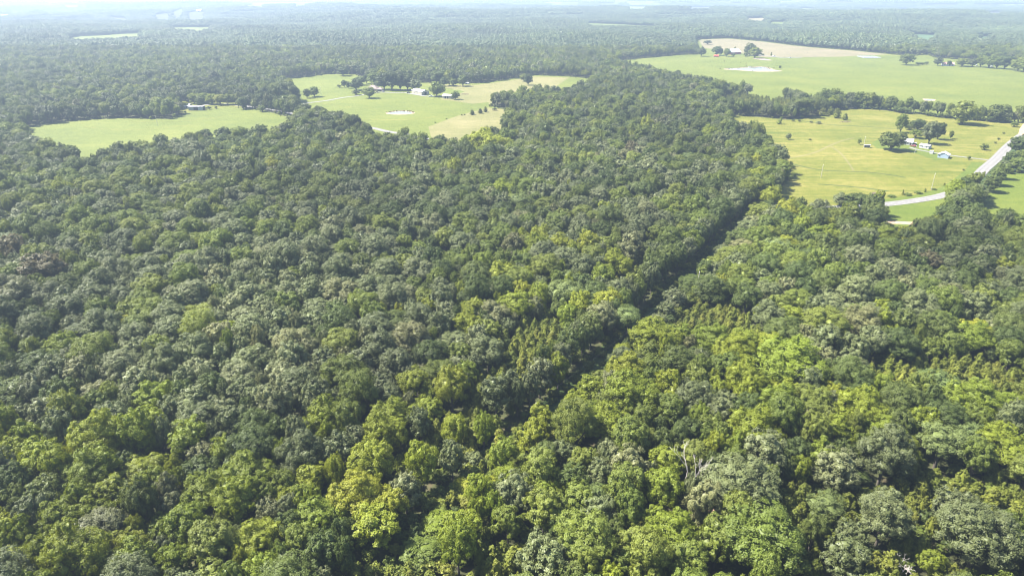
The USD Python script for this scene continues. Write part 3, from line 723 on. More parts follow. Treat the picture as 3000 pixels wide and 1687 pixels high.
xa, ya = draw(120000, 45.0, 520.0)
xb, yb = draw(150000, 520.0, DMAX)
xx, yy = np.concatenate([xa, xb]), np.concatenate([ya, yb])
N = len(xx)
px, py, dp = proj(xx, yy, 12.0)
kk = pick_kind(px, py, rng)
rad = np.clip(rng.lognormal(math.log(3.15), 0.32, N), 1.9, 7.0)
rad = np.where(py > 1050, np.clip(rad * 1.0, 2.3, 7.2), rad)
rad = np.where(kk == 5, np.clip(rng.lognormal(math.log(2.1), 0.2, N), 1.3, 3.0), rad)
_w = kind_weights(px, py)
cf_ = _w['cedar'] / sum(_w.values())
ok = ~shapely.contains_xy(open_ground, xx, yy)
_s2 = (np.stack([xx, yy], 1) - c0)
_wall = (_s2 @ cn > 3) & (_s2 @ cn < 12) & (_s2 @ cd > -16) & (_s2 @ cd < 280)
ok &= ~((kk == 5) & _wall)
ok &= (kk == 5) | _wall | (rng.uniform(0, 1, N) > 1 - (1 - np.clip((cf_ - 0.22) / 0.45, 0, 0.9)) ** 3)
in_end = shapely.contains_xy(clearing_end, xx, yy)
ok &= ~(in_end & (kk != 5))
far_c = shapely.contains_xy(cedar_stand, xx, yy)
kk = np.where(far_c, 5, kk)
rad = np.where(far_c, np.clip(rng.lognormal(math.log(2.2), 0.15, N), 1.5, 2.8), rad)
xx, yy, kk, rad = xx[ok], yy[ok], kk[ok], rad[ok]
ok = ~shapely.contains_xy(keep_clear, xx, yy)
xx, yy, kk, rad = np.concatenate([an[:, 0], xx[ok]]), np.concatenate([an[:, 1], yy[ok]]), np.concatenate([an_k, kk[ok]]), np.concatenate([an_r, rad[ok]])
order = np.argsort(-rad * rng.uniform(0.72, 1.3, len(rad)))
NA = len(an)
order = np.concatenate([np.arange(NA), order[order >= NA]])
CELL = 5.0
grid, acc = {}, []
for i in order.tolist():
    x, y, r_ = xx[i], yy[i], rad[i]
    ci, cj = int(x // CELL), int(y // CELL)
    m = 2
    good = True
    for a in range(ci - m, ci + m + 1):
        for b in range(cj - m, cj + m + 1):
            for (x2, y2, r2) in grid.get((a, b), ()):
                if (x - x2) ** 2 + (y - y2) ** 2 < ((0.73 if r_ + r2 > 5.4 else 0.56) * (r_ + r2)) ** 2:
                    good = False
                    break
            if not good:
                break
        if not good:
            break
    if good or i < NA:
        grid.setdefault((ci, cj), []).append((x, y, r_))
        acc.append(i)
acc = np.array(acc)
tx, ty, tk, tr_ = xx[acc], yy[acc], kk[acc], rad[acc]
th = np.where(tk == 5, 1.8 * tr_ + rng.uniform(1.3, 3.2, len(acc)), 9.0 + 1.0 * tr_ + rng.normal(0, 1.9, len(acc)))
th = np.where((tk == 5) & shapely.contains_xy(cedar_stand, tx, ty), rng.uniform(4.5, 7.0, len(acc)), th)
th = np.where(tk == 4, th * 0.85, th)
_v = np.stack([tx, ty], 1) - c0
_al, _si = _v @ cd, _v @ cn
th = np.where((_al > -14) & (_al < 275) & (_si > 4) & (_si < 13) & (tk != 5), np.maximum(th, 13.5 + 0.4 * tr_), th)
th = np.where((_al > -14) & (_al < 240) & (_si < -4) & (_si > -14), th * np.where(_al < 120, 0.62, 0.72), th)
th = np.where(shapely.contains_xy(clearing_end, tx, ty), np.minimum(th, 5.0), th)
trot = rng.uniform(0, 360, len(acc))
tpx, tpy, tdp = proj(tx, ty, th * 0.8)
g_ = np.arange(-460, 460, 3.4)
ux, uy = np.meshgrid(g_, np.arange(45, 600, 3.4))
ux, uy = (ux + rng.uniform(-1.4, 1.4, ux.shape)).ravel(), (uy + rng.uniform(-1.4, 1.4, uy.shape)).ravel()
uk = (np.abs(ux) < 0.70 * uy + 75) & ~shapely.contains_xy(open_ground.buffer(1.0), ux, uy)
ux, uy = ux[uk], uy[uk]
from scipy.spatial import cKDTree
_k = cKDTree(np.stack([tx, ty], 1))
_d, _j = _k.query(np.stack([ux, uy], 1), 1)
uk = _d > 0.55 * tr_[_j]
ux, uy = ux[uk], uy[uk]
PRINT = [f'{len(acc)} trees, {len(ux)} undergrowth']

# ------------------------------------------------------------------ trees: placing
def copy_of(kind_path, name, label, cat, loc, rz_deg, sx, sz, group=None, tilt=0.0):
    x = UsdGeom.Xform.Define(stage, numbered(name))
    x.AddTranslateOp().Set(Gf.Vec3d(*map(float, loc)))
    if tilt:
        x.AddRotateYOp().Set(float(tilt))
    x.AddRotateZOp().Set(float(rz_deg))
    x.AddScaleOp().Set(Gf.Vec3f(float(sx), float(sx), float(sz)))
    p = x.GetPrim()
    p.GetReferences().AddInternalReference(kind_path)
    p.SetInstanceable(True)
    tag(p, label, cat, group)
    return p


KNAME = {'rust': 'brownish_tree', 'grey': 'grey_green_tree', 'deep': 'dark_green_tree', 'mid': 'mid_green_tree', 'yellow': 'yellow_green_tree', 'pale': 'pale_green_tree', 'cedar': 'cedar_tree'}
KNAME_RUST = 'brownish_tree'
KWORD = {'rust': 'brownish', 'grey': 'grey-green', 'deep': 'dark green', 'mid': 'mid green', 'yellow': 'bright yellow-green', 'pale': 'pale flat-topped', 'cedar': 'olive cedar'}
KSHORT = {'grey': 'a grey-green crown', 'deep': 'a dark green crown', 'mid': 'a mid green crown', 'yellow': 'a yellow-green crown', 'pale': 'a pale crown', 'cedar': 'a cedar'}
MARKS = [(2035, 1400, 'the bleached dead tree'), (1571, 1205, 'the pole in the clearing'), (2055, 1480, 'the bare earth patch'), (1840, 1585, 'the brown leafless bush'), (2650, 1640, 'the grey leafless shrub'),
         (1830, 1010, 'the lower clearing'), (2060, 780, 'the upper clearing'), (1320, 1430, 'the overgrown clearing foot'), (60, 1500, 'the lower left corner'), (440, 1150, 'the lone yellow crown'),
         (420, 1290, 'the lower left belt'), (700, 1500, 'the lower left edge'), (1000, 1560, 'the dark hollow'), (2900, 1500, 'the lower right corner'), (2420, 1560, 'the lower right cedars'),
         (2780, 1045, 'the right cedar band'), (2110, 900, 'the upper cedar patch'), (2450, 1130, 'the bright right woods'), (1400, 1110, 'the long cedar strip'), (1000, 1220, 'the yellow-green row'),
         (700, 1050, 'the grey woods'), (250, 1000, 'the left edge'), (1150, 950, 'the middle left woods'), (2900, 950, 'the right edge'), (2500, 800, 'the middle right woods'), (1560, 900, 'the clearing cedars')]
score = tr_ / tdp
inview = (tpx > -40) & (tpx < 3040) & (tpy > 0) & (tpy < 1740)
single = np.zeros(len(tx), bool)
single[:NA] = True
is_rust = np.zeros(len(tx), bool)
is_rust[:NA] = rust
for ki in range(len(KINDS)):
    idx = np.nonzero((tk == ki) & inview)[0]
    single[idx[np.argsort(-score[idx])][:290]] = True
near_i = np.nonzero(tdp < 900)[0]
kd = cKDTree(np.stack([tx[near_i], ty[near_i]], 1))
marks = np.array([m[:2] for m in MARKS], float)
ADJ = {'grey': 'grey-green', 'deep': 'dark green', 'mid': 'mid green', 'yellow': 'yellow-green', 'pale': 'pale', 'cedar': 'cedar'}
todo, sets = [], {}
for i in np.nonzero(single)[0]:
    k = KINDS[tk[i]]
    rel = tr_[i] / (1.9 if k == 'cedar' else 4.0)
    size = 'huge' if rel > 1.5 else 'broad' if rel > 1.2 else 'middling' if rel > 0.95 else 'small' if rel > 0.75 else 'tiny'
    _, nb = kd.query([tx[i], ty[i]], 3)
    ks = sorted({ADJ[KINDS[tk[near_i[j]]]] for j in nb[1:]})
    if is_rust[i]:
        k = 'rust'
    nbr = f'between {ks[0]} and {ks[1]} crowns' if len(ks) == 2 else f'between two {ks[0]} crowns'
    where = MARKS[int(np.argmin(((marks - [tpx[i], tpy[i]]) ** 2 * [1, 1.6]).sum(1)))][2]
    label = f"{size} {KWORD[k]}{'' if k == 'cedar' else ' tree'} {nbr} near {where}"
    todo.append((i, k, label, where))
    sets.setdefault(label, []).append(i)
for v in sets.values():
    v.sort(key=lambda i: tpx[i])
ORD = 'first second third fourth fifth sixth seventh eighth ninth tenth eleventh twelfth thirteenth fourteenth fifteenth sixteenth seventeenth eighteenth nineteenth twentieth'.split()
for i, k, label, where in todo:
    same = sets[label]
    if len(same) > 1:
        n_ = same.index(i)
        if len(label.split()) > 13:
            label = label.replace(' crowns', '')
        if len(label.split()) > 13:
            label = label.replace(' near ', ', ').replace(' tree between ', ' between ').replace(', the ', ', ')
        if len(label.split()) > 13:
            label = label.replace('bright yellow-green', 'lime', 1)
        if len(label.split()) > 13:
            label = label.replace(' from left', '').replace(' between ', ' by ').replace(' and ', ', ').replace(' tree by', ' by')
        label += ', ' + (ORD[n_] if n_ < 20 else f'{n_ + 1}th') + ' from left'
    if len(label.split()) > 16:
        label = label.replace(' tree', '', 1).replace(' from left', '')
    paths = RUST_PATH if is_rust[i] else BIG_PATH[k] if k in BIG_PATH and tr_[i] > 5.6 else HI_PATH[k]
    g = f"{KWORD[k]}{'s' if k == 'cedar' else ' trees'} near {where}"
    copy_of(paths[int(rng.integers(len(paths)))], KNAME[k], label, 'tree', (tx[i], ty[i], -0.05), trot[i],
            tr_[i] / (2.0 if k == 'cedar' else R0), th[i] / (8.0 if k == 'cedar' else H0), g)


def instancer(name, label, paths, proto, pos, rot_deg, scale):
    pi = UsdGeom.PointInstancer.Define(stage, numbered(name))
    root = str(pi.GetPath())
    rel = pi.CreatePrototypesRel()
    for n, pth in enumerate(paths):
        p = UsdGeom.Xform.Define(stage, f'{root}/kinds/kind_{n:03d}')
        p.GetPrim().GetReferences().AddInternalReference(pth)
        rel.AddTarget(p.GetPath())
    pi.CreatePositionsAttr(Vt.Vec3fArray.FromNumpy(np.asarray(pos, np.float32)))
    pi.CreateProtoIndicesAttr(Vt.IntArray.FromNumpy(np.asarray(proto, np.int32)))
    h = np.radians(np.asarray(rot_deg)) / 2
    pi.CreateOrientationsAttr(Vt.QuathArray([Gf.Quath(float(math.cos(a)), 0.0, 0.0, float(math.sin(a))) for a in h]))
    pi.CreateScalesAttr(Vt.Vec3fArray.FromNumpy(np.asarray(scale, np.float32)))
    tag(pi, label, None, None, 'stuff')
    return pi


rest = np.nonzero(~single)[0]
paths, lookup = [], {}
for near in (True, False):
    for ki, k in enumerate(KINDS):
        src = HI_PATH[k] if near else LO_PATH[k]
        lookup[near, ki] = (len(paths), len(src))
        paths += src
pi_, sc_ = [], []
for i in rest:
    a, n = lookup[bool(tdp[i] < 950), int(tk[i])]
    pi_.append(a + int(rng.integers(n)))
    c = tk[i] == 5
    sc_.append((tr_[i] / (2.0 if c else R0),) * 2 + (th[i] / (8.0 if c else H0),))
instancer('forest', 'dense mixed woods of grey-green, dark and mid green crowns in the middle distance', paths, pi_, np.stack([tx[rest], ty[rest], np.full(len(rest), -0.05)], 1), trot[rest], sc_)

ub = [p for k in ('deep', 'mid', 'mid', 'cedar') for p in BUSH_PATH[k]]
us = rng.uniform(1.3, 2.3, len(ux))
_n = 900
_a, _b = rng.uniform(-16, 268, _n), rng.normal(0, 3.2, _n)
_b = np.where(np.abs(_b) < 1.0, _b + 4.0 * np.sign(_b), _b)
_w = c0 + _a[:, None] * cd + np.clip(_b, -5, 5)[:, None] * cn
ux, uy, us = np.concatenate([ux, _w[:, 0]]), np.concatenate([uy, _w[:, 1]]), np.concatenate([us, rng.uniform(0.4, 1.25, _n)])
for fld in (left_field, farm_field, far_pasture, near_pasture, right_field, verge):
    ring = fld.exterior
    for q_ in np.arange(0, ring.length, 3.6):
        if rng.uniform() < 0.55:
            p_ = ring.interpolate(q_ + rng.uniform(-2, 2))
            x_, y_ = p_.x + rng.normal() * 1.8, p_.y + rng.normal() * 1.8
            if right_road.distance(shapely.Point(x_, y_)) > 2.5 and left_road.distance(shapely.Point(x_, y_)) > 1.5 and not (fld is near_pasture and right_road.distance(shapely.Point(x_, y_)) < 12) and not house_yard.contains(shapely.Point(x_, y_)):
                ux, uy, us = np.append(ux, x_), np.append(uy, y_), np.append(us, rng.uniform(0.6, 2.0))
instancer('undergrowth', 'shrubs and saplings filling the gaps between the near trees', ub, rng.integers(0, len(ub), len(ux)), np.stack([ux, uy, np.full(len(ux), -0.1)], 1), rng.uniform(0, 360, len(ux)),
          np.stack([us / R0, us / R0, us * rng.uniform(1.1, 2.0, len(ux)) / H0 * 1.3], 1))

# far woods: blocks of trees where the woods are whole, single trees along every field edge
def block(size, spacing, source, seed):
    r = np.random.default_rng(seed)
    g = np.arange(spacing / 2, size, spacing) - size / 2
    bx_, by_ = np.meshgrid(g, g)
    bx_ = (bx_ + r.uniform(-.42, .42, bx_.shape) * spacing).ravel()
    by_ = (by_ + r.uniform(-.42, .42, by_.shape) * spacing).ravel()
    vs, fs, n = [], [], 0
    for x, y in zip(bx_, by_):
        v, f = source[int(r.integers(len(source)))]
        a = r.uniform(0, 6.28)
        s = r.uniform(0.6, 1.6)
        w = np.stack([v[:, 0] * math.cos(a) - v[:, 1] * math.sin(a), v[:, 0] * math.sin(a) + v[:, 1] * math.cos(a)], 1) * s + [x, y]
        vs.append(np.c_[w, v[:, 2] * r.uniform(0.66, 1.3)])
        fs.append(f + n)
        n += len(v)
    return np.vstack(vs), np.vstack(fs)


VFAR = [broadleaf(s, 6, 12, 7, 1.2, lobe_r=0.55, core=0.88, core_sub=False)[0] for s in (301, 302, 303, 304)]
blocks = [block(50, 7.4, FARTREE, 400 + k) for k in range(4)] + [block(150, 7.6, VFAR, 500 + k) for k in range(3)]
bpaths = list(FAR_PATH)
for v, f in blocks:
    pth = numbered('woods_block', '/World/TreeKinds')
    UsdGeom.Xform.Define(stage, pth)
    usdkit.mesh(stage, pth + '/crowns', (v, f), M['leaf_far'])
    bpaths.append(pth)
nf = len(FAR_PATH)
shapely.prepare(far_open)
pos, pr, ro, sc = [], [], [], []


def fill(x0, y0, size):
    cell = sbox(x0, y0, x0 + size, y0 + size)
    hit = far_open.intersects(cell)
    cx, cy = x0 + size / 2, y0 + size / 2
    if not hit:
        pos.append((cx, cy, terrain(cx, cy)))
        pr.append(nf + (int(rng.integers(4)) if size == 50 else 4 + int(rng.integers(3))))
        ro.append(90.0 * int(rng.integers(4)))
        sc.append((1, 1, 1.0 + 0.28 * math.sin(cx / 97.0) * math.sin(cy / 131.0 + 1.0) + rng.uniform(-0.06, 0.06)))
    elif size > 50:
        for a in range(3):
            for b in range(3):
                fill(x0 + a * 50, y0 + b * 50, 50)
    else:
        g = np.arange(3.6, size, 7.2)
        a, b = np.meshgrid(g, g)
        a = (a + rng.uniform(-2.8, 2.8, a.shape)).ravel() + x0
        b = (b + rng.uniform(-2.8, 2.8, b.shape)).ravel() + y0
        k = ~shapely.contains_xy(far_open, a, b)
        for x, y in zip(a[k], b[k]):
            pos.append((x, y, terrain(x, y)))
            pr.append(int(rng.integers(nf)))
            ro.append(rng.uniform(0, 360))
            s = rng.uniform(0.75, 1.4)
            sc.append((s, s, rng.uniform(0.78, 1.2)))


y = DMAX
while y < 10500:
    size = 50 if y < 2650 else 150
    lim = 0.70 * (y + size) + 90
    for x in np.arange(-math.ceil(lim / size) * size, lim, size):
        fill(x, y, size)
    y += size
instancer('far_woods', 'far woods fading blue in the haze up to the skyline', bpaths, pr, pos, ro, sc)
PRINT.append(f'{len(pos)} far, {single.sum()} single')

# ------------------------------------------------------------------ single trees and bushes in the open
def standing(px, py, w, h, kind, name, label, cat='tree', group=None, bush=False, tilt=0.0):
    """A tree whose foot, width and height are read off the photograph."""
    P = G(px, py)
    r = w / 2 * depth(P) / FPX * 1.06
    H = max(height_at(P, py - h), 0.6)
    pth = (BUSH_PATH if bush else HI_PATH if kind == 'cedar' else LONE_PATH)[kind]
    pth = pth[int(rng.integers(len(pth)))]
    c = kind == 'cedar' and not bush
    copy_of(pth, name, label, cat, (P[0], P[1], -0.05), rng.uniform(0, 360), r / (2.0 if c else R0), H / (8.0 if c else H0), group, tilt)


TREES = [
    # the farm with the oval pond
    (1082, 288, 36, 36, 'mid', 'round shade tree alone on the lawn before the brown-roofed house'),
    (900, 288, 22, 28, 'deep', 'smaller dark tree of the pair in the meadow left of the drive'),
    (921, 284, 32, 33, 'mid', 'larger round tree of the pair in the meadow left of the drive'),
    (1005, 223, 32, 28, 'deep', 'lone dark tree at the far edge of the meadow'),
    (847, 295, 52, 60, 'deep', 'tall dark tree at the back of the grove beside the road junction'),
    (816, 314, 46, 70, 'deep', 'tallest dark tree on the left of the grove beside the road junction'),
    (864, 300, 34, 52, 'deep', 'dark tree on the right side of the grove beside the road junction'),
    (839, 319, 40, 42, 'mid', 'round tree standing before the grove at the road junction'),
    (800, 306, 30, 52, 'deep', 'narrow dark tree at the left end of the road junction grove'),
    (934, 344, 40, 32, 'deep', 'dark round tree on the near verge of the left gravel road'),
    (1009, 256, 17, 22, 'deep', 'small dark tree left of the house garden group'),
    (1021, 260, 13, 22, 'deep', 'slim dark tree beside the house garden group'),
    (1044, 265, 40, 36, 'deep', 'broad dark garden tree left of the brown-roofed house'),
    (1053, 250, 32, 26, 'deep', 'dark tree behind the broad garden tree by the house'),
    (1074, 246, 18, 30, 'deep', 'dark conical tree behind the brown-roofed house'),
    (1099, 250, 42, 40, 'mid', 'leftmost tree of the tall grove behind the brown-roofed house'),
    (1126, 263, 46, 52, 'deep', 'second tree of the tall grove beside the garage'),
    (1148, 265, 46, 58, 'deep', 'highest tree in the middle of the tall grove between house and barn'),
    (1172, 265, 46, 57, 'grey', 'olive tree on the right of the tall grove between house and barn'),
    (1194, 263, 40, 50, 'deep', 'last tree of the tall grove, next to the parked dark car'),
    (1213, 265, 46, 36, 'grey', 'domed olive tree just behind the cream barn'),
    (1280, 283, 46, 46, 'mid', 'big round tree between the cream barn and the small barn'),
    (1335, 292, 24, 26, 'mid', 'leafy tree leaning against the right wall of the small barn'),
    (1356, 253, 30, 36, 'mid', 'round tree beside the little blue-white shed behind the farm'),
    (1328, 253, 24, 24, 'mid', 'small pale tree left of the little blue-white shed'),
    (1316, 251, 19, 28, 'mid', 'slim tree in the row behind the small barn'),
    (1301, 253, 20, 28, 'deep', 'dark slim tree in the row behind the small barn'),
    (1281, 244, 42, 36, 'deep', 'broad dark tree at the wood edge behind the farm'),
    (1547, 250, 26, 34, 'deep', 'dark round tree alone at the near edge of the dry pasture'),
    (1534, 239, 24, 26, 'mid', 'paler tree just behind the dark round tree of the dry pasture'),
    # along the left road
    (540, 316, 26, 20, 'yellow', 'light green tree partly screening the white-roofed house at left'),
    (570, 304, 36, 32, 'yellow', 'light green tree behind the dark shed with pale doors'),
    (590, 317, 26, 36, 'deep', 'dark tree beside the dark shed with pale doors'),
    (596, 303, 34, 32, 'yellow', 'light green roadside tree right of the dark shed'),
    (622, 306, 34, 33, 'yellow', 'third light green tree of the roadside row'),
    (646, 308, 34, 33, 'yellow', 'fourth light green tree of the roadside row'),
    (668, 307, 34, 33, 'yellow', 'fifth light green tree of the roadside row'),
    (690, 306, 30, 32, 'yellow', 'last light green tree of the roadside row'),
    (714, 320, 32, 40, 'mid', 'round tree between hayfield and road, left of the slim one'),
    (748, 320, 24, 32, 'mid', 'slim tree between hayfield and road, left of the round bush'),
    # far farm with the red barn
    (2054, 166, 25, 30, 'grey', 'pale round tree alone left of the red shed'),
    (2100, 163, 30, 28, 'deep', 'dark tree standing behind the red shed'),
    (2111, 163, 11, 21, 'deep', 'narrow dark tree right of the red shed'),
    (2129, 167, 23, 27, 'mid', 'round tree at the left end of the red barn'),
    (2195, 164, 32, 38, 'deep', 'taller dark tree at the right end of the red barn'),
    (2211, 171, 36, 34, 'mid', 'broad round tree right of the red barn over the trodden ground'),
    (2285, 202, 7, 10, 'deep', 'tiny dark tree at the right tip of the long pond'),
    # far pasture right
    (2654, 191, 40, 36, 'mid', 'broad lone tree at the far edge of the wide pasture, right of the cattle pen'),
    (2747, 193, 24, 27, 'grey', 'pale tree at the left end of the red-roofed house'),
    (2779, 194, 13, 17, 'deep', 'small dark tree before the red-roofed house'),
    (2818, 195, 42, 26, 'mid', 'low broad tree right of the red-roofed house'),
    (2847, 197, 22, 26, 'grey', 'greyish tree beside the low broad one near the white cars'),
    (2871, 197, 32, 38, 'mid', 'first large tree of the row at the far pasture corner'),
    (2896, 200, 36, 40, 'mid', 'second large tree of the row at the far pasture corner'),
    (2919, 201, 32, 38, 'mid', 'third large tree of the row at the far pasture corner'),
    (2942, 203, 38, 40, 'deep', 'fourth, darker tree of the row at the far pasture corner'),
    (2981, 209, 40, 42, 'mid', 'fifth tree of the row at the right edge of the far pasture'),
    (2999, 212, 34, 42, 'mid', 'last tree of the far row, cut by the right edge'),
    # the hedge between the two pastures
    (2342, 342, 72, 60, 'deep', 'massive dark tree at the corner of the cedar stand'),
    (2411, 312, 42, 54, 'mid', 'first tall tree of the hedge, nearest the cedar stand'),
    (2443, 309, 36, 54, 'mid', 'second tall tree of the hedge'),
    (2489, 313, 40, 46, 'grey', 'third tall hedge tree, after the narrow dark one'),
    (2512, 316, 34, 49, 'mid', 'fourth tall hedge tree, in the middle of the clump'),
    (2540, 318, 40, 51, 'mid', 'fifth tall hedge tree, at the right of the clump'),
    (2607, 324, 34, 43, 'deep', 'gappy tall hedge tree standing right of the leaning one'),
    (2819, 364, 70, 72, 'mid', 'biggest hedge tree, broad and two-lobed, near the road'),
    (2918, 356, 58, 54, 'deep', 'dark dome-shaped tree at the road end of the hedge'),
    # round the grey-roofed house
    (2637, 389, 32, 60, 'mid', 'tall narrow tree behind the yard oak'),
    (2687, 381, 44, 34, 'deep', 'dark round tree at the back of the yard clump'),
    (2664, 381, 26, 18, 'deep', 'low dark tree at the left of the yard clump'),
    (2720, 422, 46, 72, 'grey', 'tall pale tree in the yard clump behind the white cottage'),
    (2746, 409, 32, 52, 'deep', 'dark tree behind the tall pale one in the yard clump'),
    (2609, 440, 72, 57, 'deep', 'wide dark yard oak in front of the grey-roofed house'),
    (2784, 407, 13, 25, 'yellow', 'thin yellowish sapling alone right of the yard clump'),
    (2309, 409, 16, 19, 'grey', 'small pale round tree alone in the near pasture'),
    (2159, 292, 15, 27, 'yellow', 'light yellow-green sapling among the dark cedar stand'),
    (2462, 308, 15, 38, 'deep', 'narrow dark tree in the gap of the hedge clump'),
    # right edge by the road
    (2899, 562, 46, 50, 'deep', 'lowest tree of the hedge beside the bright right meadow'),
    (2914, 543, 42, 50, 'deep', 'second tree of the hedge beside the bright right meadow'),
    (2928, 524, 42, 50, 'deep', 'third tree of the hedge beside the bright right meadow'),
    (2940, 500, 40, 30, 'grey', 'brownish grey shrubby tree by the road above the hedge'),
    (2958, 486, 42, 42, 'deep', 'dark tree at the top corner of the bright right meadow'),
    (2980, 503, 46, 46, 'mid', 'spreading tree at the back of the bright right meadow'),
    (3004, 507, 46, 46, 'deep', 'tree at the back of the right meadow, cut by the edge'),
    (2979, 450, 50, 50, 'deep', 'dark roadside tree below the orange earth heap'),
    (3004, 446, 46, 60, 'deep', 'tall roadside tree at the edge below the orange earth heap'),
    (2992, 478, 46, 42, 'mid', 'green roadside tree between the heap and the right meadow'),
    (2833, 588, 96, 52, 'deep', 'big tree hiding the bend of the white road'),
    (2800, 592, 54, 42, 'grey', 'olive tree left of the big one at the road bend'),
    (2460, 603, 44, 40, 'grey', 'grey tree on the verge where the road meets the woods'),
    (2500, 612, 60, 48, 'deep', 'dark tree on the verge right of the grey one'),
]
for px_, py_, w_, h_, k_, lb_ in TREES:
    standing(px_, py_, w_, h_, k_, 'shade_tree', lb_)
standing(2570, 316, 18, 38, 'grey', 'leaning_tree', 'thin pale tree leaning to the right in the hedge', tilt=14)
standing(2697, 336, 17, 44, 'grey', 'crooked_tree', 'crooked narrow tree at the left end of the second hedge', tilt=10)
standing(2279, 364, 16, 25, 'cedar', 'leaning_cedar', 'dark cedar leaning to the right in the near pasture', tilt=24)
standing(2971, 359, 20, 34, 'grey', 'thin_tree', 'thin half-bare tree beside the road end of the hedge')
CEDARS = [(2153, 146, 9, 9, 'small pointed cedar behind the red barn'), (2259, 164, 7, 11, 'small dark cedar left of the white truck'), (807, 333, 7, 11, 'narrow little cedar by the left road, nearer the bush'), (818, 334, 9, 9, 'stubby little cedar by the left road, farther from the bush'),
          (1383, 337, 17, 16, 'leftmost of the three cedars at the meadow edge'), (1407, 333, 17, 16, 'middle of the three cedars at the meadow edge'), (1422, 329, 15, 17, 'rightmost of the three cedars at the meadow edge'),
          (2408, 339, 40, 24, 'wide cedar below the tall hedge trees'), (2431, 336, 27, 24, 'cedar in the middle of the three below the hedge trees'), (2450, 346, 30, 30, 'pointed dark cedar at the pasture edge above the brush heap'), (2475, 352, 20, 21, 'small cedar just above the grey brush heap'),
          (2644, 571, 8, 17, 'little cedar on the fence line above the white road, left'), (2709, 563, 8, 13, 'little cedar on the fence line above the white road, right'), (2766, 544, 8, 9, 'tiny cedar at the corner of the road ditch'), (2881, 518, 11, 17, 'small dark cedar on the right verge of the white road')]
for px_, py_, w_, h_, lb_ in CEDARS:
    standing(px_, py_, w_, h_, 'cedar', 'lone_cedar', lb_)
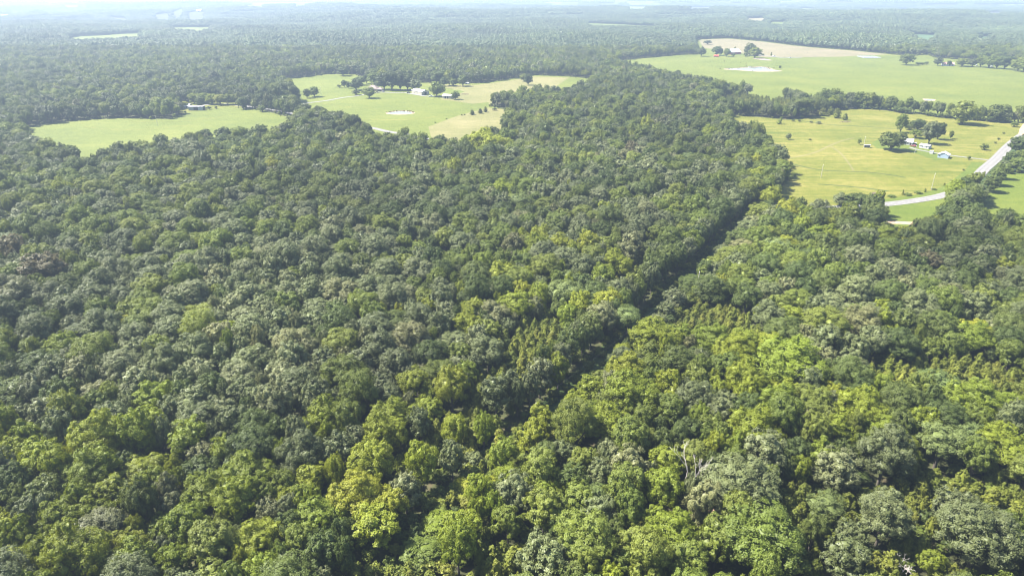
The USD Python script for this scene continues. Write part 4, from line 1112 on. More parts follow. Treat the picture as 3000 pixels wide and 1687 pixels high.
BUSHES = [
    (769, 328, 25, 21, 'mid', 'round bush at the end of the left hayfield by the road'), (994, 258, 13, 11, 'deep', 'low bush at the left of the house garden'), (1043, 279, 24, 17, 'grey', 'greyish bush beside the drive before the house'),
    (1449, 324, 15, 9, 'grey', 'pale low bush at the wood edge of the meadow'), (1105, 272, 9, 8, 'deep', 'clipped round bush before the garage'), (2073, 131, 24, 14, 'deep', 'dense dark thicket alone on the far tan field'),
    (2184, 167, 15, 15, 'mid', 'round bush at the right end of the red barn'), (2148, 168, 11, 13, 'deep', 'dark bush in front of the red barn'), (2235, 164, 7, 7, 'mid', 'small bush beside the far drive'),
    (2690, 191, 18, 9, 'deep', 'first dark bush right of the lone far tree'), (2703, 191, 14, 9, 'deep', 'second dark bush right of the lone far tree'), (2714, 191, 11, 11, 'deep', 'third dark bush right of the lone far tree'),
    (2582, 320, 26, 19, 'deep', 'dark hedge bush under the leaning tree'), (2598, 322, 26, 19, 'deep', 'dark hedge bush left of the gappy tree'), (2625, 328, 26, 19, 'deep', 'dark hedge bush right of the gappy tree'), (2642, 331, 28, 19, 'deep', 'larger dark bush near the gap in the hedge'), (2657, 333, 26, 19, 'deep', 'last dark bush before the gap in the hedge'),
    (2428, 312, 24, 18, 'deep', 'dark hedge bush below the first tall trees'), (2475, 314, 24, 18, 'deep', 'dark hedge bush below the narrow tree'), (2501, 317, 24, 17, 'deep', 'dark hedge bush below the third tall tree'), (2528, 319, 24, 17, 'deep', 'dark hedge bush below the fourth tall tree'), (2555, 320, 24, 17, 'deep', 'dark hedge bush below the fifth tall tree'),
    (2717, 339, 22, 14, 'deep', 'first low bush of the second hedge, by the crooked tree'), (2735, 342, 20, 12, 'deep', 'second low bush of the second hedge'), (2752, 344, 22, 13, 'deep', 'third low bush of the second hedge'), (2769, 346, 22, 15, 'deep', 'fourth low bush of the second hedge'), (2786, 347, 26, 21, 'deep', 'tall bush against the left of the biggest hedge tree'),
    (2811, 366, 28, 25, 'yellow', 'light green bush at the foot of the biggest hedge tree'), (2856, 353, 22, 14, 'deep', 'dark bush right of the biggest hedge tree'), (2871, 354, 24, 17, 'deep', 'dark bush between the two big hedge trees'), (2888, 356, 18, 13, 'deep', 'low bush left of the dome-shaped tree'),
    (2903, 358, 24, 18, 'deep', 'dark bush under the left of the dome-shaped tree'), (2928, 359, 26, 18, 'deep', 'dark bush under the dome-shaped tree'), (2946, 360, 26, 20, 'deep', 'dark bush at the right of the dome-shaped tree'),
    (2681, 405, 36, 28, 'yellow', 'bright light green bush in front of the yard clump'), (2883, 440, 24, 20, 'mid', 'bush alone on the pasture slope near the road'), (2838, 469, 10, 14, 'mid', 'small bush beside the drive of the grey-roofed house'), (2516, 424, 11, 19, 'mid', 'thin shrub left of the small open shed'),
    (2323, 356, 12, 7, 'deep', 'left of two small shrubs below the massive tree'), (2341, 357, 10, 7, 'deep', 'right of two small shrubs below the massive tree'), (2376, 360, 10, 7, 'grey', 'small grey shrub in the upper near pasture'), (2398, 363, 16, 9, 'grey', 'wider grey shrub in the upper near pasture'), (2373, 411, 9, 5, 'deep', 'small dark shrub in the middle of the near pasture'),
    (2970, 372, 22, 16, 'mid', 'roadside bush left of the orange earth heap'), (2940, 393, 8, 6, 'deep', 'upper of the fence line shrubs by the road'), (2925, 410, 8, 7, 'deep', 'middle of the fence line shrubs by the road'), (2915, 421, 8, 7, 'deep', 'lower of the fence line shrubs by the road'), (2822, 500, 7, 6, 'deep', 'shrub on the ditch bank inside the bend'),
    (2612, 577, 24, 6, 'mid', 'left of three low brambles on the fence line'), (2660, 572, 24, 7, 'mid', 'middle of three low brambles on the fence line'), (2690, 567, 22, 7, 'mid', 'right of three low brambles on the fence line'), (2735, 556, 16, 5, 'mid', 'low brambles beside the fence line pole'),
    (1353, 339, 6, 5, 'deep', 'tiny bush left of the three cedars'), (1361, 338, 6, 4, 'deep', 'tiny bush next to the three cedars'), (1308, 350, 5, 4, 'deep', 'tiny bush on the old fence line of the meadow'), (1275, 361, 5, 4, 'deep', 'lowest tiny bush on the old fence line'),
    (2097, 326, 16, 10, 'deep', 'dark bush at the left of the cedar stand'), (2070, 318, 18, 10, 'deep', 'dark bush in the small gap of the woods'), (535, 56, 15, 13, 'deep', 'dark tree clump beside the far hillside farm'), (585, 60, 13, 10, 'deep', 'dark clump in the paddock of the far hillside farm'),
    (855, 352, 40, 14, 'mid', 'low thicket along the near side of the left road'), (890, 357, 40, 18, 'mid', 'thicket where the left road meets the woods'),
]
for px_, py_, w_, h_, k_, lb_ in BUSHES:
    standing(px_, py_, w_, h_, k_, 'bush', lb_, 'bush', bush=True)


# ------------------------------------------------------------------ dead trees, leafless shrubs, brush heaps
def dead_tree(seed, H, spread, lean=(0, 0), levels=4, r0=0.26, twig=0.012):
    r = np.random.default_rng(seed)
    trunk, limbs, out = [], [], []

    def grow(p, d, L, rad, lev):
        n = 4
        pts = [p]
        for _ in range(n):
            d = unit(d + r.normal(size=3) * 0.16 + [0, 0, 0.05])
            pts.append(pts[-1] + d * L / n)
        rr = np.linspace(rad, max(rad * 0.55, twig), n + 1)
        out.append((lev, tube(pts, rr, 5 if lev < 2 else 4)))
        if lev < levels:
            for c in range(3 if lev < 2 else 2):
                a = unit(d + r.normal(size=3) * spread + [0, 0, 0.2])
                grow(pts[-1 - int(r.integers(0, 2))], a, L * r.uniform(0.55, 0.85), rr[-1] * 0.72, lev + 1)

    grow(np.zeros(3), unit(np.array([lean[0], lean[1], 1.0])), H * 0.4, r0, 0)
    return cat_([m for l, m in out if l == 0]), [m for l, m in out if l == 1], cat_([m for l, m in out if l > 1])


DL = [('dead_tree', 'bleached leafless dead tree rising from the near woods above the bare earth', 'tree', 15.5, 0.40, 0.19, 'dead_wood', 1.0), ('leafless_bush', 'reddish brown leafless bush among oaks at the lower edge', 'bush', 6.0, 0.6, 0.10, 'brown_twigs', 1.0),
      ('leafless_bush', 'grey leafless shrub near the lower right cedars', 'bush', 6.0, 0.6, 0.10, 'dead_wood', 1.0), ('leafless_bush', 'brown twiggy crown in the yellow-green belt at lower left', 'bush', 7.0, 0.6, 0.10, 'brown_twigs', 1.0),
      ('dead_tree', 'greyish brown half-dead tree in the woods right of the clearing', 'tree', 12.0, 0.5, 0.2, 'brown_twigs', 1.0), ('fallen_branches', 'pale broken branches lying in a dark gap near the lower edge', 'branch', 5.0, 0.8, 0.12, 'dead_wood', 1.0), ('leafless_bush', 'pale grey twigs between oaks at the lower edge', 'bush', 6.5, 0.55, 0.10, 'dead_wood', 1.0)]
for n, (nm, lb, ct, H, sp, r0, mt, _) in enumerate(DL):
    P = dead_p[n]
    t = thing(nm, lb, ct, (P[0], P[1], 0.0))
    levels = 5 if n in (1, 2, 3, 4, 6) else 4
    tr, lm, tw = dead_tree(900 + n, H, sp, (-0.15, 0.0) if n == 0 else (1.2, .3) if n == 5 else (0, 0), levels, r0, 0.024 if n in (0, 5) else 0.018)
    part(t, 'trunk', tr, M[mt])
    for m in lm:
        part(t, 'limb', m, M[mt])
    part(t, 'twigs', tw, M[mt])


def heap(px, py, w, name, label, m, seed):
    P = G(px, py)
    r = np.random.default_rng(seed)
    R = w / 2 * depth(P) / FPX
    t = thing(name, label, 'brush heap', (P[0], P[1], 0))
    ms = []
    for k in range(120):
        a = r.uniform(0, 6.28)
        q_ = R * math.sqrt(r.uniform())
        c = np.array([q_ * math.cos(a), q_ * 0.6 * math.sin(a), r.uniform(0.05, 1.1) * (1 - q_ / R * 0.8)])
        d = unit(np.array([r.normal(), r.normal(), r.normal() * 0.35]))
        L = r.uniform(0.8, 2.2)
        ms.append(tube([c - d * L / 2, c + d * L / 2 + [0, 0, 0.1]], [0.06, 0.03], 4))
    for k in range(3):
        part(t, 'branches', cat_(ms[k::3]), M[m])


heap(2477, 358, 30, 'brush_heap', 'grey brush heap below the small cedar', 'brown_twigs', 1)
heap(2221, 339, 22, 'brush_heap', 'reddish brush heap at the edge of the cedar stand', 'brown_twigs', 2)
heap(2568, 568, 28, 'brush_heap', 'dark brown brush heap above the white road', 'brown_twigs', 3)
heap(1362, 277, 28, 'brush_heap', 'grey brush heap behind the small barn', 'brown_twigs', 4)


# ------------------------------------------------------------------ buildings
def frame_of(A, B):
    """Origin at the middle of the front foot, x along the front, y away from it."""
    A, B = G(*A), G(*B)
    d = B - A
    return (A + B) / 2, math.atan2(d[1], d[0]), float(np.linalg.norm(d))


def gable(name, label, cat, A, B, D, wall_h, rise, wall, roof, ridge='x', doors=(), windows=(), over=0.35, group=None, door_mat='dark_opening', ribs=0):
    """A house with a ridge along its front (x) or from front to back (y)."""
    mid, rz, L = frame_of(A, B)
    t = thing(name, label, cat, (mid[0], mid[1], 0.0), rz, group)
    if ridge == 'x':
        prof = Polygon([(0, -0.1), (D, -0.1), (D, wall_h), (D / 2, wall_h + rise), (0, wall_h)])
        w = trimesh.creation.extrude_polygon(prof, L, engine='earcut')
        w.apply_transform(np.array([[0, 0, 1, -L / 2], [1, 0, 0, 0], [0, 1, 0, 0], [0, 0, 0, 1.0]]))
        span, run = D, L
    else:
        prof = Polygon([(-L / 2, -0.1), (L / 2, -0.1), (L / 2, wall_h), (0, wall_h + rise), (-L / 2, wall_h)])
        w = trimesh.creation.extrude_polygon(prof, D, engine='earcut')
        w.apply_transform(np.array([[1, 0, 0, 0], [0, 0, -1, D], [0, 1, 0, 0], [0, 0, 0, 1.0]]))
        span, run = L, D
    part(t, 'wall', w, M[wall])
    sl = rise / (span / 2)
    for s_ in (-1, 1):
        e = span / 2 + over
        p = np.array([[0, rise + 0.02], [s_ * e, rise + 0.02 - sl * e], [s_ * e, rise + 0.14 - sl * e], [0, rise + 0.14]])
        pr_ = trimesh.creation.extrude_polygon(Polygon(p), run + 2 * over, engine='earcut')
        if ridge == 'x':
            pr_.apply_transform(np.array([[0, 0, 1, -run / 2 - over], [1, 0, 0, D / 2], [0, 1, 0, wall_h], [0, 0, 0, 1.0]]))
        else:
            pr_.apply_transform(np.array([[1, 0, 0, 0], [0, 0, -1, D + over], [0, 1, 0, wall_h], [0, 0, 0, 1.0]]))
        rp = part(t, 'roof_panel', pr_, M[roof])
    c = bx(-run / 2 - over, run / 2 + over, -0.12, 0.12, 0.12, 0.20)
    if ridge == 'x':
        c.apply_translation((0, D / 2, wall_h + rise))
    else:
        c.apply_transform(trimesh.transformations.rotation_matrix(math.pi / 2, [0, 0, 1]))
        c.apply_translation((0, D / 2, wall_h + rise))
    part(t, 'ridge_cap', c, M[roof])

    def on_wall(side, u, w_, z0, z1, th):
        if side == 'front':
            return bx(u - w_ / 2, u + w_ / 2, -th, 0.05, z0, z1)
        if side == 'back':
            return bx(u - w_ / 2, u + w_ / 2, D - 0.05, D + th, z0, z1)
        x = L / 2 if side == 'right' else -L / 2
        return bx(x - (0.05 if side == 'right' else th), x + (th if side == 'right' else 0.05), u - w_ / 2, u + w_ / 2, z0, z1)
    for side, u, w_, z1 in doors:
        d_ = part(t, 'door', on_wall(side, u, w_, 0.02, z1, 0.04), M[door_mat])
        part(d_, 'frame', cat_([on_wall(side, u - w_ / 2 - 0.06, 0.12, 0.02, z1 + 0.1, 0.07), on_wall(side, u + w_ / 2 + 0.06, 0.12, 0.02, z1 + 0.1, 0.07)]), M['white_paint'])
    for side, u, w_, z0, z1 in windows:
        f = part(t, 'window', on_wall(side, u, w_ + 0.2, z0 - 0.1, z1 + 0.1, 0.05), M['white_paint'])
        part(f, 'pane', on_wall(side, u, w_, z0, z1, 0.08), M['window_glass'])
    return t


gable('metal_shed', 'blue-grey metal shed with a pale gable roof beside the narrow drive', 'shed', (2745.7, 462), (2777, 466), 7.0, 2.5, 1.7, 'blue_steel', 'grey_steel', 'y', doors=[('right', 3.4, 2.4, 2.1)], windows=[('front', -2.2, 0.8, 1.2, 1.9)])
gable('white_cottage', 'low white cottage with a bright white roof in front of the yard clump', 'cottage', (2692, 433), (2719.5, 437.5), 5.4, 2.3, 0.9, 'white_wall', 'white_metal', 'x', doors=[('right', 2.4, 1.0, 2.0)], windows=[('front', -1.3, 0.9, 1.0, 1.8), ('front', 1.9, 0.8, 1.0, 1.8)])
h_ = gable('grey_roof_house', 'old house with grey shingle roof half hidden by the yard oak', 'house', (2643, 423.5), (2672, 426.5), 7.6, 2.4, 2.3, 'grey_wall', 'grey_shingle', 'x', doors=[('front', 2.2, 1.0, 2.0)], windows=[('front', -1.6, 1.1, 0.9, 1.9), ('front', 0.3, 1.0, 0.9, 1.9), ('right', 3.6, 1.0, 0.9, 1.9)])
part(h_, 'porch', bx(3.55, 6.2, 1.0, 4.2, 0, 2.0), M['dark_opening'])
part(h_, 'porch_roof', bx(3.5, 6.5, 0.7, 4.5, 2.02, 2.14), M['grey_shingle'])
part(h_, 'chimney', bx(-1.2, -0.6, 3.9, 4.5, 4.2, 5.6), M['brick'])
gable('garden_shed', 'little white garden shed between the cottage and the blue-grey shed', 'shed', (2722.5, 450.3), (2732, 451.6), 2.6, 1.9, 0.35, 'white_wall', 'white_metal', 'x', doors=[('right', 1.3, 0.8, 1.7)], over=0.15)
# the small open shed
mid, rz, L = frame_of((2531, 432.5), (2548, 434))
t = thing('open_shed', 'small dark open-fronted shed with a white roof left of the yard oak', 'shed', (mid[0], mid[1], 0), rz)
part(t, 'back_wall', bx(-L / 2, L / 2, 2.7, 2.8, 0, 1.9), M['grey_wall'])
for s_ in (-1, 1):
    part(t, 'side_wall', bx(s_ * L / 2 - 0.06, s_ * L / 2 + 0.06, 0.3, 2.7, 0, 1.95), M['grey_wall'])
    part(t, 'post', bx(s_ * (L / 2 - 0.1) - 0.06, s_ * (L / 2 - 0.1) + 0.06, 0, 0.12, 0, 2.1), M['pole_wood'])
rf = bx(-L / 2 - 0.3, L / 2 + 0.3, -0.3, 3.1, 0, 0.1)
rf.apply_transform(trimesh.transformations.rotation_matrix(-0.06, [1, 0, 0]))
rf.apply_translation((0, 0, 2.14))
part(t, 'roof', rf, M['white_metal'])
part(t, 'floor', bx(-L / 2 + 0.07, L / 2 - 0.07, 0.2, 2.69, 0.02, 0.1), M['dark_opening'])

gable('cream_barn', 'long cream metal barn with a white roof beside the round tree', 'barn', (1206, 274.2), (1235.5, 279.8), 11.0, 3.9, 1.7, 'cream_wall', 'white_metal', 'x', doors=[('right', 5.5, 3.4, 3.3)], windows=[('front', -4.2, 1.1, 1.4, 2.5), ('front', 2.2, 0.9, 1.4, 2.3)], over=0.3)
gable('small_barn', 'small cream barn with a white roof and two dark openings, right of the round tree', 'barn', (1295.7, 289), (1320.4, 290.6), 8.0, 3.3, 1.3, 'cream_wall', 'white_metal', 'x', doors=[('front', -1.5, 2.2, 2.6), ('front', 1.6, 2.2, 2.6)], over=0.4)
gable('little_shed', 'little blue-white shed behind the farm at the dry pasture', 'shed', (1361, 247.5), (1372, 248), 4.0, 1.9, 0.6, 'white_wall', 'grey_steel', 'x', doors=[('front', 0, 1.2, 1.6)])


def hip(name, label, cat, A, B, D, wall_h, rise, wall, roof, over=0.6):
    mid, rz, L = frame_of(A, B)
    t = thing(name, label, cat, (mid[0], mid[1], 0), rz)
    part(t, 'wall', bx(-L / 2, L / 2, 0, D, -0.1, wall_h), M[wall])
    x, y0, y1 = L / 2 + over, -over, D + over
    k = max(x - (D / 2 + over) * 0.9, 0.6)
    v = np.array([[-x, y0, wall_h], [x, y0, wall_h], [x, y1, wall_h], [-x, y1, wall_h], [-k, D / 2, wall_h + rise], [k, D / 2, wall_h + rise]])
    v[:, 2] += 0.01
    for f in ([[0, 1, 5], [0, 5, 4]], [[1, 2, 5]], [[2, 3, 4], [2, 4, 5]], [[3, 0, 4]]):
        idx = sorted(set(sum(f, [])))
        m = trimesh.Trimesh(v[idx], [[idx.index(a) for a in q_] for q_ in f], process=False)
        part(t, 'roof_slope', m, M[roof])
    part(t, 'eaves', bx(-x, x, y0, y1, wall_h - 0.16, wall_h), M['white_paint'])
    return t, L


t, L = hip('brown_roof_house', 'brick house with a brown hipped roof among the garden trees', 'house', (1073, 266.5), (1104, 267.5), 11.5, 2.8, 3.6, 'brick', 'brown_shingle')
for u in (-4.5, -1.5, 3.5):
    f = part(t, 'window', bx(u - 0.7, u + 0.7, -0.05, 0.05, 0.9, 2.3), M['white_paint'])
    part(f, 'pane', bx(u - 0.58, u + 0.58, -0.08, -0.02, 1.02, 2.18), M['window_glass'])
part(t, 'door', bx(0.6, 1.6, -0.05, 0.05, 0, 2.1), M['dark_paint'])
part(t, 'chimney', bx(-2.2, -1.4, 5.2, 6.0, 4.8, 7.4), M['brick'])
t, L = hip('garage', 'brown-roofed garage with a wide dark door beside the brick house', 'garage', (1104.5, 268.3), (1119, 268.6), 7.0, 2.6, 2.2, 'brick', 'brown_shingle', 0.5)
part(t, 'garage_door', bx(-2.4, 2.4, -0.05, 0.05, 0, 2.2), M['dark_opening'])
gable('white_roof_house', 'low house with a bright white roof in front of the light green roadside trees', 'house', (532, 317), (553, 317.5), 8.0, 2.4, 1.6, 'white_wall', 'white_metal', 'x', doors=[('front', 2.0, 1.0, 2.0)], windows=[('front', -2.0, 1.4, 0.9, 1.9)])
mid, rz, L = frame_of((553, 324.5), (596, 324))
t = thing('dark_shed', 'long dark shed with two pale doors at the end of the left hayfield', 'shed', (mid[0], mid[1], 0), rz)
part(t, 'wall', bx(-L / 2, L / 2, 0, 6, -0.1, 4.0), M['dark_opening'])
part(t, 'roof', bx(-L / 2 - 0.2, L / 2 + 0.2, -0.3, 6.2, 4.02, 4.15), M['grey_shingle'])
for u in (-0.33, 0.32):
    d_ = part(t, 'door', bx(u * L - 2.6, u * L + 2.6, -0.06, 0.02, 0.05, 3.8), M['pale_green_panel'])
    part(d_, 'rail', bx(u * L - 2.6, u * L + 2.6, -0.1, -0.07, 1.9, 2.05), M['white_paint'])
gable('red_barn', 'red barn with a broad grey roof on the far pasture', 'barn', (2139.5, 160.6), (2170, 159.8), 24.0, 4.2, 5.0, 'barn_red', 'grey_steel', 'x', doors=[('front', -4, 3.5, 3.2), ('right', 12, 4, 3.6)], windows=[('front', 4, 2.0, 1.2, 2.6)], over=0.6)
gable('red_shed', 'small bright red shed under the dark tree left of the red barn', 'shed', (2091, 167.6), (2105, 168), 7.0, 2.4, 1.0, 'bright_red', 'bright_red', 'x', doors=[('front', -2.0, 2.2, 1.9)])
gable('red_roof_house', 'white house with a reddish roof at the far right of the wide pasture', 'house', (2762, 193.8), (2796, 194.6), 11.0, 2.8, 2.6, 'white_wall', 'red_shingle', 'x', doors=[('front', 1.0, 1.2, 2.1)], windows=[('front', -6, 1.6, 0.9, 2.1), ('front', 5.5, 1.6, 0.9, 2.1)])


def far_barn(px0, px1, py, label):
    A, B = G(px0, py), G(px1, py)
    z = float(terrain(*((A + B) / 2)))
    L = float(np.linalg.norm(B - A))
    t = thing('white_barn', label, 'barn', ((A[0] + B[0]) / 2, (A[1] + B[1]) / 2, z + 0.4), math.atan2(*(B - A)[::-1]))
    part(t, 'wall', bx(-L / 2, L / 2, 0, 18, -3, 6), M['white_wall'])
    for s_ in (0, 1):
        v = np.array([[-L / 2 - 1, -1 if not s_ else 19, 6.02], [L / 2 + 1, -1 if not s_ else 19, 6.02], [L / 2 + 1, 9, 11], [-L / 2 - 1, 9, 11]])
        part(t, 'roof_panel', trimesh.Trimesh(v, [[0, 1, 2], [0, 2, 3]] if not s_ else [[0, 2, 1], [0, 3, 2]], process=False), M['white_metal'])
    part(t, 'door', bx(-4, 4, -0.1, 0.1, 0, 5), M['dark_opening'])


far_barn(553, 572, 35.8, 'long white barn on the far hillside, left of the pair')
far_barn(576, 588, 36.2, 'shorter white barn on the far hillside, right of the pair')


# ------------------------------------------------------------------ vehicles
def vehicle(px, py, heading, label, paint, cat='car', kind='car'):
    P = G(px, py)
    t = thing('parked_' + kind, label, cat, (P[0], P[1], 0.14), heading)
    if kind == 'truck':
        prof = [(-2.8, 0.45), (2.7, 0.45), (2.75, 1.0), (1.6, 1.12), (1.0, 1.85), (-0.3, 1.9), (-0.5, 1.15), (-2.8, 1.15)]
        glass = [(1.5, 1.15), (0.98, 1.78), (-0.25, 1.82), (-0.42, 1.2)]
    else:
        prof = [(-2.2, 0.4), (2.2, 0.4), (2.25, 0.85), (1.2, 1.0), (0.5, 1.48), (-1.2, 1.5), (-1.9, 1.0), (-2.25, 0.9)]
        glass = [(1.1, 1.02), (0.46, 1.42), (-1.15, 1.44), (-1.75, 1.04)]

    def ext(p, w):
        m = trimesh.creation.extrude_polygon(Polygon(p), w, engine='earcut')
        m.apply_transform(np.array([[1, 0, 0, 0], [0, 0, -1, w / 2], [0, 1, 0, 0], [0, 0, 0, 1.0]]))
        return m
    part(t, 'body', ext(prof, 1.78), M[paint])
    part(t, 'window', ext(glass, 1.83), M['window_glass'])
    for x in (-1.4, 1.4):
        for y in (-0.8, 0.8):
            c = trimesh.creation.cylinder(0.36, 0.24, sections=14)
            c.apply_transform(trimesh.transformations.rotation_matrix(math.pi / 2, [1, 0, 0]))
            c.apply_translation((x, y, 0.36))
            part(t, 'wheel', c, M['tyre'])
    return t


vehicle(2675.5, 430, 1.9, 'dark red car parked at the head of the narrow drive', 'maroon_paint')
vehicle(2630, 427.5, 0.3, 'white car in the shade under the yard oak', 'white_paint')
vehicle(1197, 273.5, 0.2, 'dark car parked left of the cream barn', 'dark_paint')
vehicle(1263, 284.5, -0.25, 'white pickup truck parked between cream barn and round tree', 'white_paint', 'truck', 'truck')
vehicle(1123, 269.5, 1.4, 'dark car parked right of the garage', 'dark_paint')
vehicle(2267, 166.5, 0.1, 'white truck on the far drive right of the red barn', 'white_paint', 'truck', 'truck')
vehicle(2314, 171.0, 0.4, 'white car at the end of the far drive', 'white_paint')
vehicle(2861, 193.5, 0.2, 'white car between the greyish tree and the far row', 'white_paint')
vehicle(2906, 196.5, 0.2, 'white car under the second tree of the far row', 'white_paint')
sheet('driveway', LineString(smooth_line([G(2225, 162.6), G(2262, 166.5), G(2300, 170), G(2345, 170.3)])).buffer(3.2), 'gravel', 0.14, 'pale gravel drive right of the red barn')

# cattle pen
mid = G(2550, 170)
t = thing('cattle_pen', 'pale cattle pen of metal panels at the far edge of the wide pasture', 'cattle pen', (mid[0], mid[1], 0), -0.05)
part(t, 'slab', bx(-15, 15, -9, 22, 0.05, 0.2), M['concrete'])
for k in range(7):
    x = -15 + 5 * k
    part(t, 'panel', cat_([bx(x - 0.05, x + 0.05, -9, 22, z, z + 0.16) for z in (0.5, 1.0, 1.5)]), M['grey_steel'])
for k in range(3):
    y = -9 + 15.5 * k
    part(t, 'rail', cat_([bx(-15, 15, y - 0.05, y + 0.05, z, z + 0.16) for z in (0.58, 1.08, 1.58)]), M['grey_steel'])


# ------------------------------------------------------------------ utility poles and wires
def pole(P, H, label, arm=False):
    t = thing('utility_pole', label, 'utility pole', (P[0], P[1], 0))
    part(t, 'post', tube([[0, 0, -0.5], [0, 0, H * 0.5], [0, 0, H]], [0.16, 0.14, 0.11], 10), M['pole_wood'], True)
    part(t, 'insulator', tube([[0, 0, H + 0.002], [0, 0, H + 0.25], [0, 0, H + 0.5]], [0.12, 0.17, 0.1], 10), M['ceramic'], True)
    if arm:
        part(t, 'crossarm', bx(-1.1, 1.1, -0.2, -0.12, H - 0.8, H - 0.65), M['pole_wood'])
    return np.array([P[0], P[1], H])


pole_a = G(1571, 1183, 10.0)
pole_b = G(2049, 798, 10.0)
poles = [pole(pole_a, 10.0, 'weathered utility pole with a white cap at the foot of the clearing'), pole(pole_b, 10.0, 'utility pole in the dark upper part of the clearing')]
for px_, py_, top, lb in ((2528, 439, 402, 'tall thin utility pole left of the small open shed'), (2679.5, 449, 428, 'thin pole beside the narrow drive'), (2405, 521, 485, 'thin pole alone in the near pasture'), (2728, 557, 510, 'thin pole on the fence line above the white road'),
                          (462, 370, 342, 'thin pale pole alone in the left hayfield'), (941, 281, 256, 'thin pole in the meadow right of the tree pair')):
    P = G(px_, py_)
    poles.append(pole(P, height_at(P, top), lb))


def wire(a, b, sag, label):
    s_ = np.linspace(0, 1, 20)[:, None]
    p = a + (b - a) * s_ - np.array([0, 0, sag]) * (4 * s_ * (1 - s_))
    t = usdkit.mesh(stage, numbered('power_line'), tube(p, 0.012, 4), M['wire'])
    tag(t, label, 'power line')


up = np.array([0, 0, 0.5])
wire(poles[0] + up, poles[1] + up, 1.2, 'power line wire between the two poles of the clearing')
wire(poles[2] + up, poles[3] + up, 0.8, 'wire from the shed pole to the drive pole')


# ------------------------------------------------------------------ cattle
def cow_mesh():
    import manifold3d as m3
    def ball(c, r):
        return m3.Manifold.sphere(r, 10).translate(list(map(float, c)))
    def bone(a, ra, b, rb):
        return m3.Manifold.batch_hull([ball(a, ra), ball(b, rb)])
    parts = [m3.Manifold.batch_hull([ball((-0.75, 0, 1.02), 0.33), ball((0.0, 0, 0.95), 0.42), ball((0.7, 0, 1.02), 0.36)]),
             bone((0.8, 0, 1.1), 0.24, (1.2, 0, 1.3), 0.16), bone((1.2, 0, 1.32), 0.17, (1.55, 0, 1.12), 0.1), bone((-1.05, 0, 1.2), 0.05, (-1.15, 0, 0.5), 0.04)]
    for x in (-0.75, 0.65):
        for y in (-0.2, 0.2):
            parts += [bone((x, y, 0.85), 0.17, (x - 0.03, y, 0.45), 0.09), bone((x - 0.03, y, 0.45), 0.085, (x + 0.02, y, 0.05), 0.07)]
    for y in (-1, 1):
        parts.append(bone((1.2, y * 0.14, 1.42), 0.05, (1.18, y * 0.3, 1.42), 0.03))
    m = m3.Manifold.batch_boolean(parts, m3.OpType.Add).to_mesh()
    return trimesh.Trimesh(m.vert_properties[:, :3], m.tri_verts)


cow = cow_mesh()
for nm in ('dark', 'tan'):
    UsdGeom.Xform.Define(stage, f'/World/TreeKinds/{nm}_cow')
    usdkit.mesh(stage, f'/World/TreeKinds/{nm}_cow/body', cow, M['cow_hide' if nm == 'dark' else 'tan_hide'], True)
COWS = [(2122, 181, 'dark', 'dark cow alone on the pasture below the red shed'), (2169.7, 185, 'dark', 'dark cow on the pasture below the red barn'), (2185.5, 187.5, 'tan', 'tan cow just right of the dark one below the barn'), (2110, 203.5, 'dark', 'dark cow lying left of the long pond'), (2136, 203, 'dark', 'dark cow at the left tip of the long pond'),
        (2162, 203.5, 'dark', 'dark cow standing in the left shallows of the pond'), (2220, 199.5, 'tan', 'brown cow at the back of the pond, leftmost of five'), (2229, 201.5, 'dark', 'dark cow in the pond, second of five'), (2238.5, 200, 'tan', 'brown cow in the pond, third of five'), (2247, 203, 'tan', 'brown cow in the pond, fourth of five'),
        (2250, 199, 'dark', 'dark cow on the far bank, last of five'), (2204, 209.5, 'dark', 'dark cow at the near rim of the pond'), (2267, 200.5, 'dark', 'dark cow on grass between pond and tiny tree'), (2186.5, 195, 'tan', 'tan cow on the bank behind the pond'), (2365, 155.5, 'dark', 'dark cow far out on the tan field')]
for px_, py_, k_, lb_ in COWS:
    P = G(px_, py_)
    x = thing('cow', lb_, 'cow', (P[0], P[1], 0.03), rng.uniform(0, 6.28), 'cattle round the long pond')
    x.GetReferences().AddInternalReference(f'/World/TreeKinds/{k_}_cow')
    x.SetInstanceable(True)
P = G(2196, 197.6)
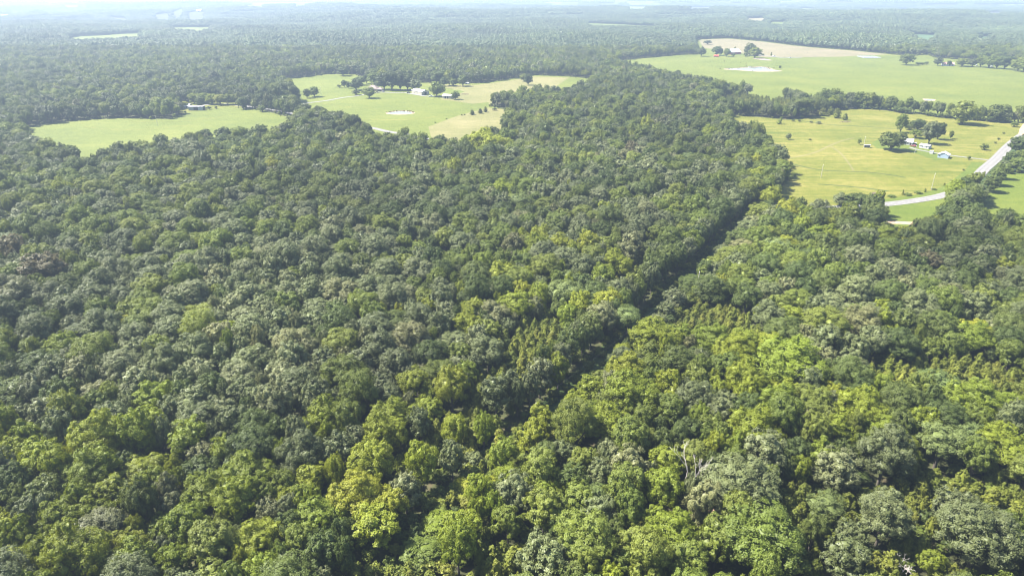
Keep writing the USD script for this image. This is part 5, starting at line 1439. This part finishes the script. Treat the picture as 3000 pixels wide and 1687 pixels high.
t = thing('water_trough', 'white trough on the bank behind the long pond', 'trough', (P[0], P[1], 0), 0.1)
part(t, 'tub', cat_([bx(-2.4, 2.4, -0.8, -0.7, 0, 0.8), bx(-2.4, 2.4, 0.7, 0.8, 0, 0.8), bx(-2.4, -2.3, -0.7, 0.7, 0, 0.8), bx(2.3, 2.4, -0.7, 0.7, 0, 0.8), bx(-2.3, 2.3, -0.7, 0.7, 0, 0.1)]), M['white_paint'])
part(t, 'rim', cat_([bx(-2.5, 2.5, -0.9, -0.7, 0.802, 0.9), bx(-2.5, 2.5, 0.7, 0.9, 0.802, 0.9)]), M['white_metal'])


def reeds(pd, label, n, h, seed, far_side):
    r = np.random.default_rng(seed)
    ring = pd.buffer(0.7).exterior
    cy = pd.centroid.y
    v, f = [], []
    k = 0
    for q_ in np.linspace(0, ring.length, n):
        p = ring.interpolate(q_)
        if far_side and p.y < cy - 0.5 or r.uniform() < 0.25:
            continue
        a = r.uniform(0, 6.28)
        hh = h * r.uniform(0.5, 1.3)
        x, y = p.x + r.normal() * 0.5, p.y + r.normal() * 0.5
        dx, dy = math.cos(a) * 0.35, math.sin(a) * 0.35
        v += [[x - dx, y - dy, 0], [x + dx, y + dy, 0], [x + dx * 1.4 + r.normal() * 0.2, y + dy * 1.4, hh], [x - dx * 1.2, y - dy * 1.2 + r.normal() * 0.2, hh * 0.9]]
        f += [[k, k + 1, k + 2], [k, k + 2, k + 3]]
        k += 4
    t = usdkit.mesh(stage, numbered('reeds'), (np.array(v), np.array(f)), M['leaf_rust'])
    tag(t, label, None, None, 'stuff')


reeds(pond1, 'brownish reeds along the far rim of the oval farm pond', 150, 1.0, 1, True)
reeds(pond2, 'brownish reeds along the far bank of the long pond', 220, 1.1, 2, True)

# ------------------------------------------------------------------ haze
usdkit.mesh(stage, numbered('haze'), bx(-12500, 12500, -600, 13500, -16, CAM_H + 12), M['haze_air'])
tag(stage.GetPrimAtPath('/World/haze'), 'thin pale summer haze over the whole landscape', None, None, 'stuff')
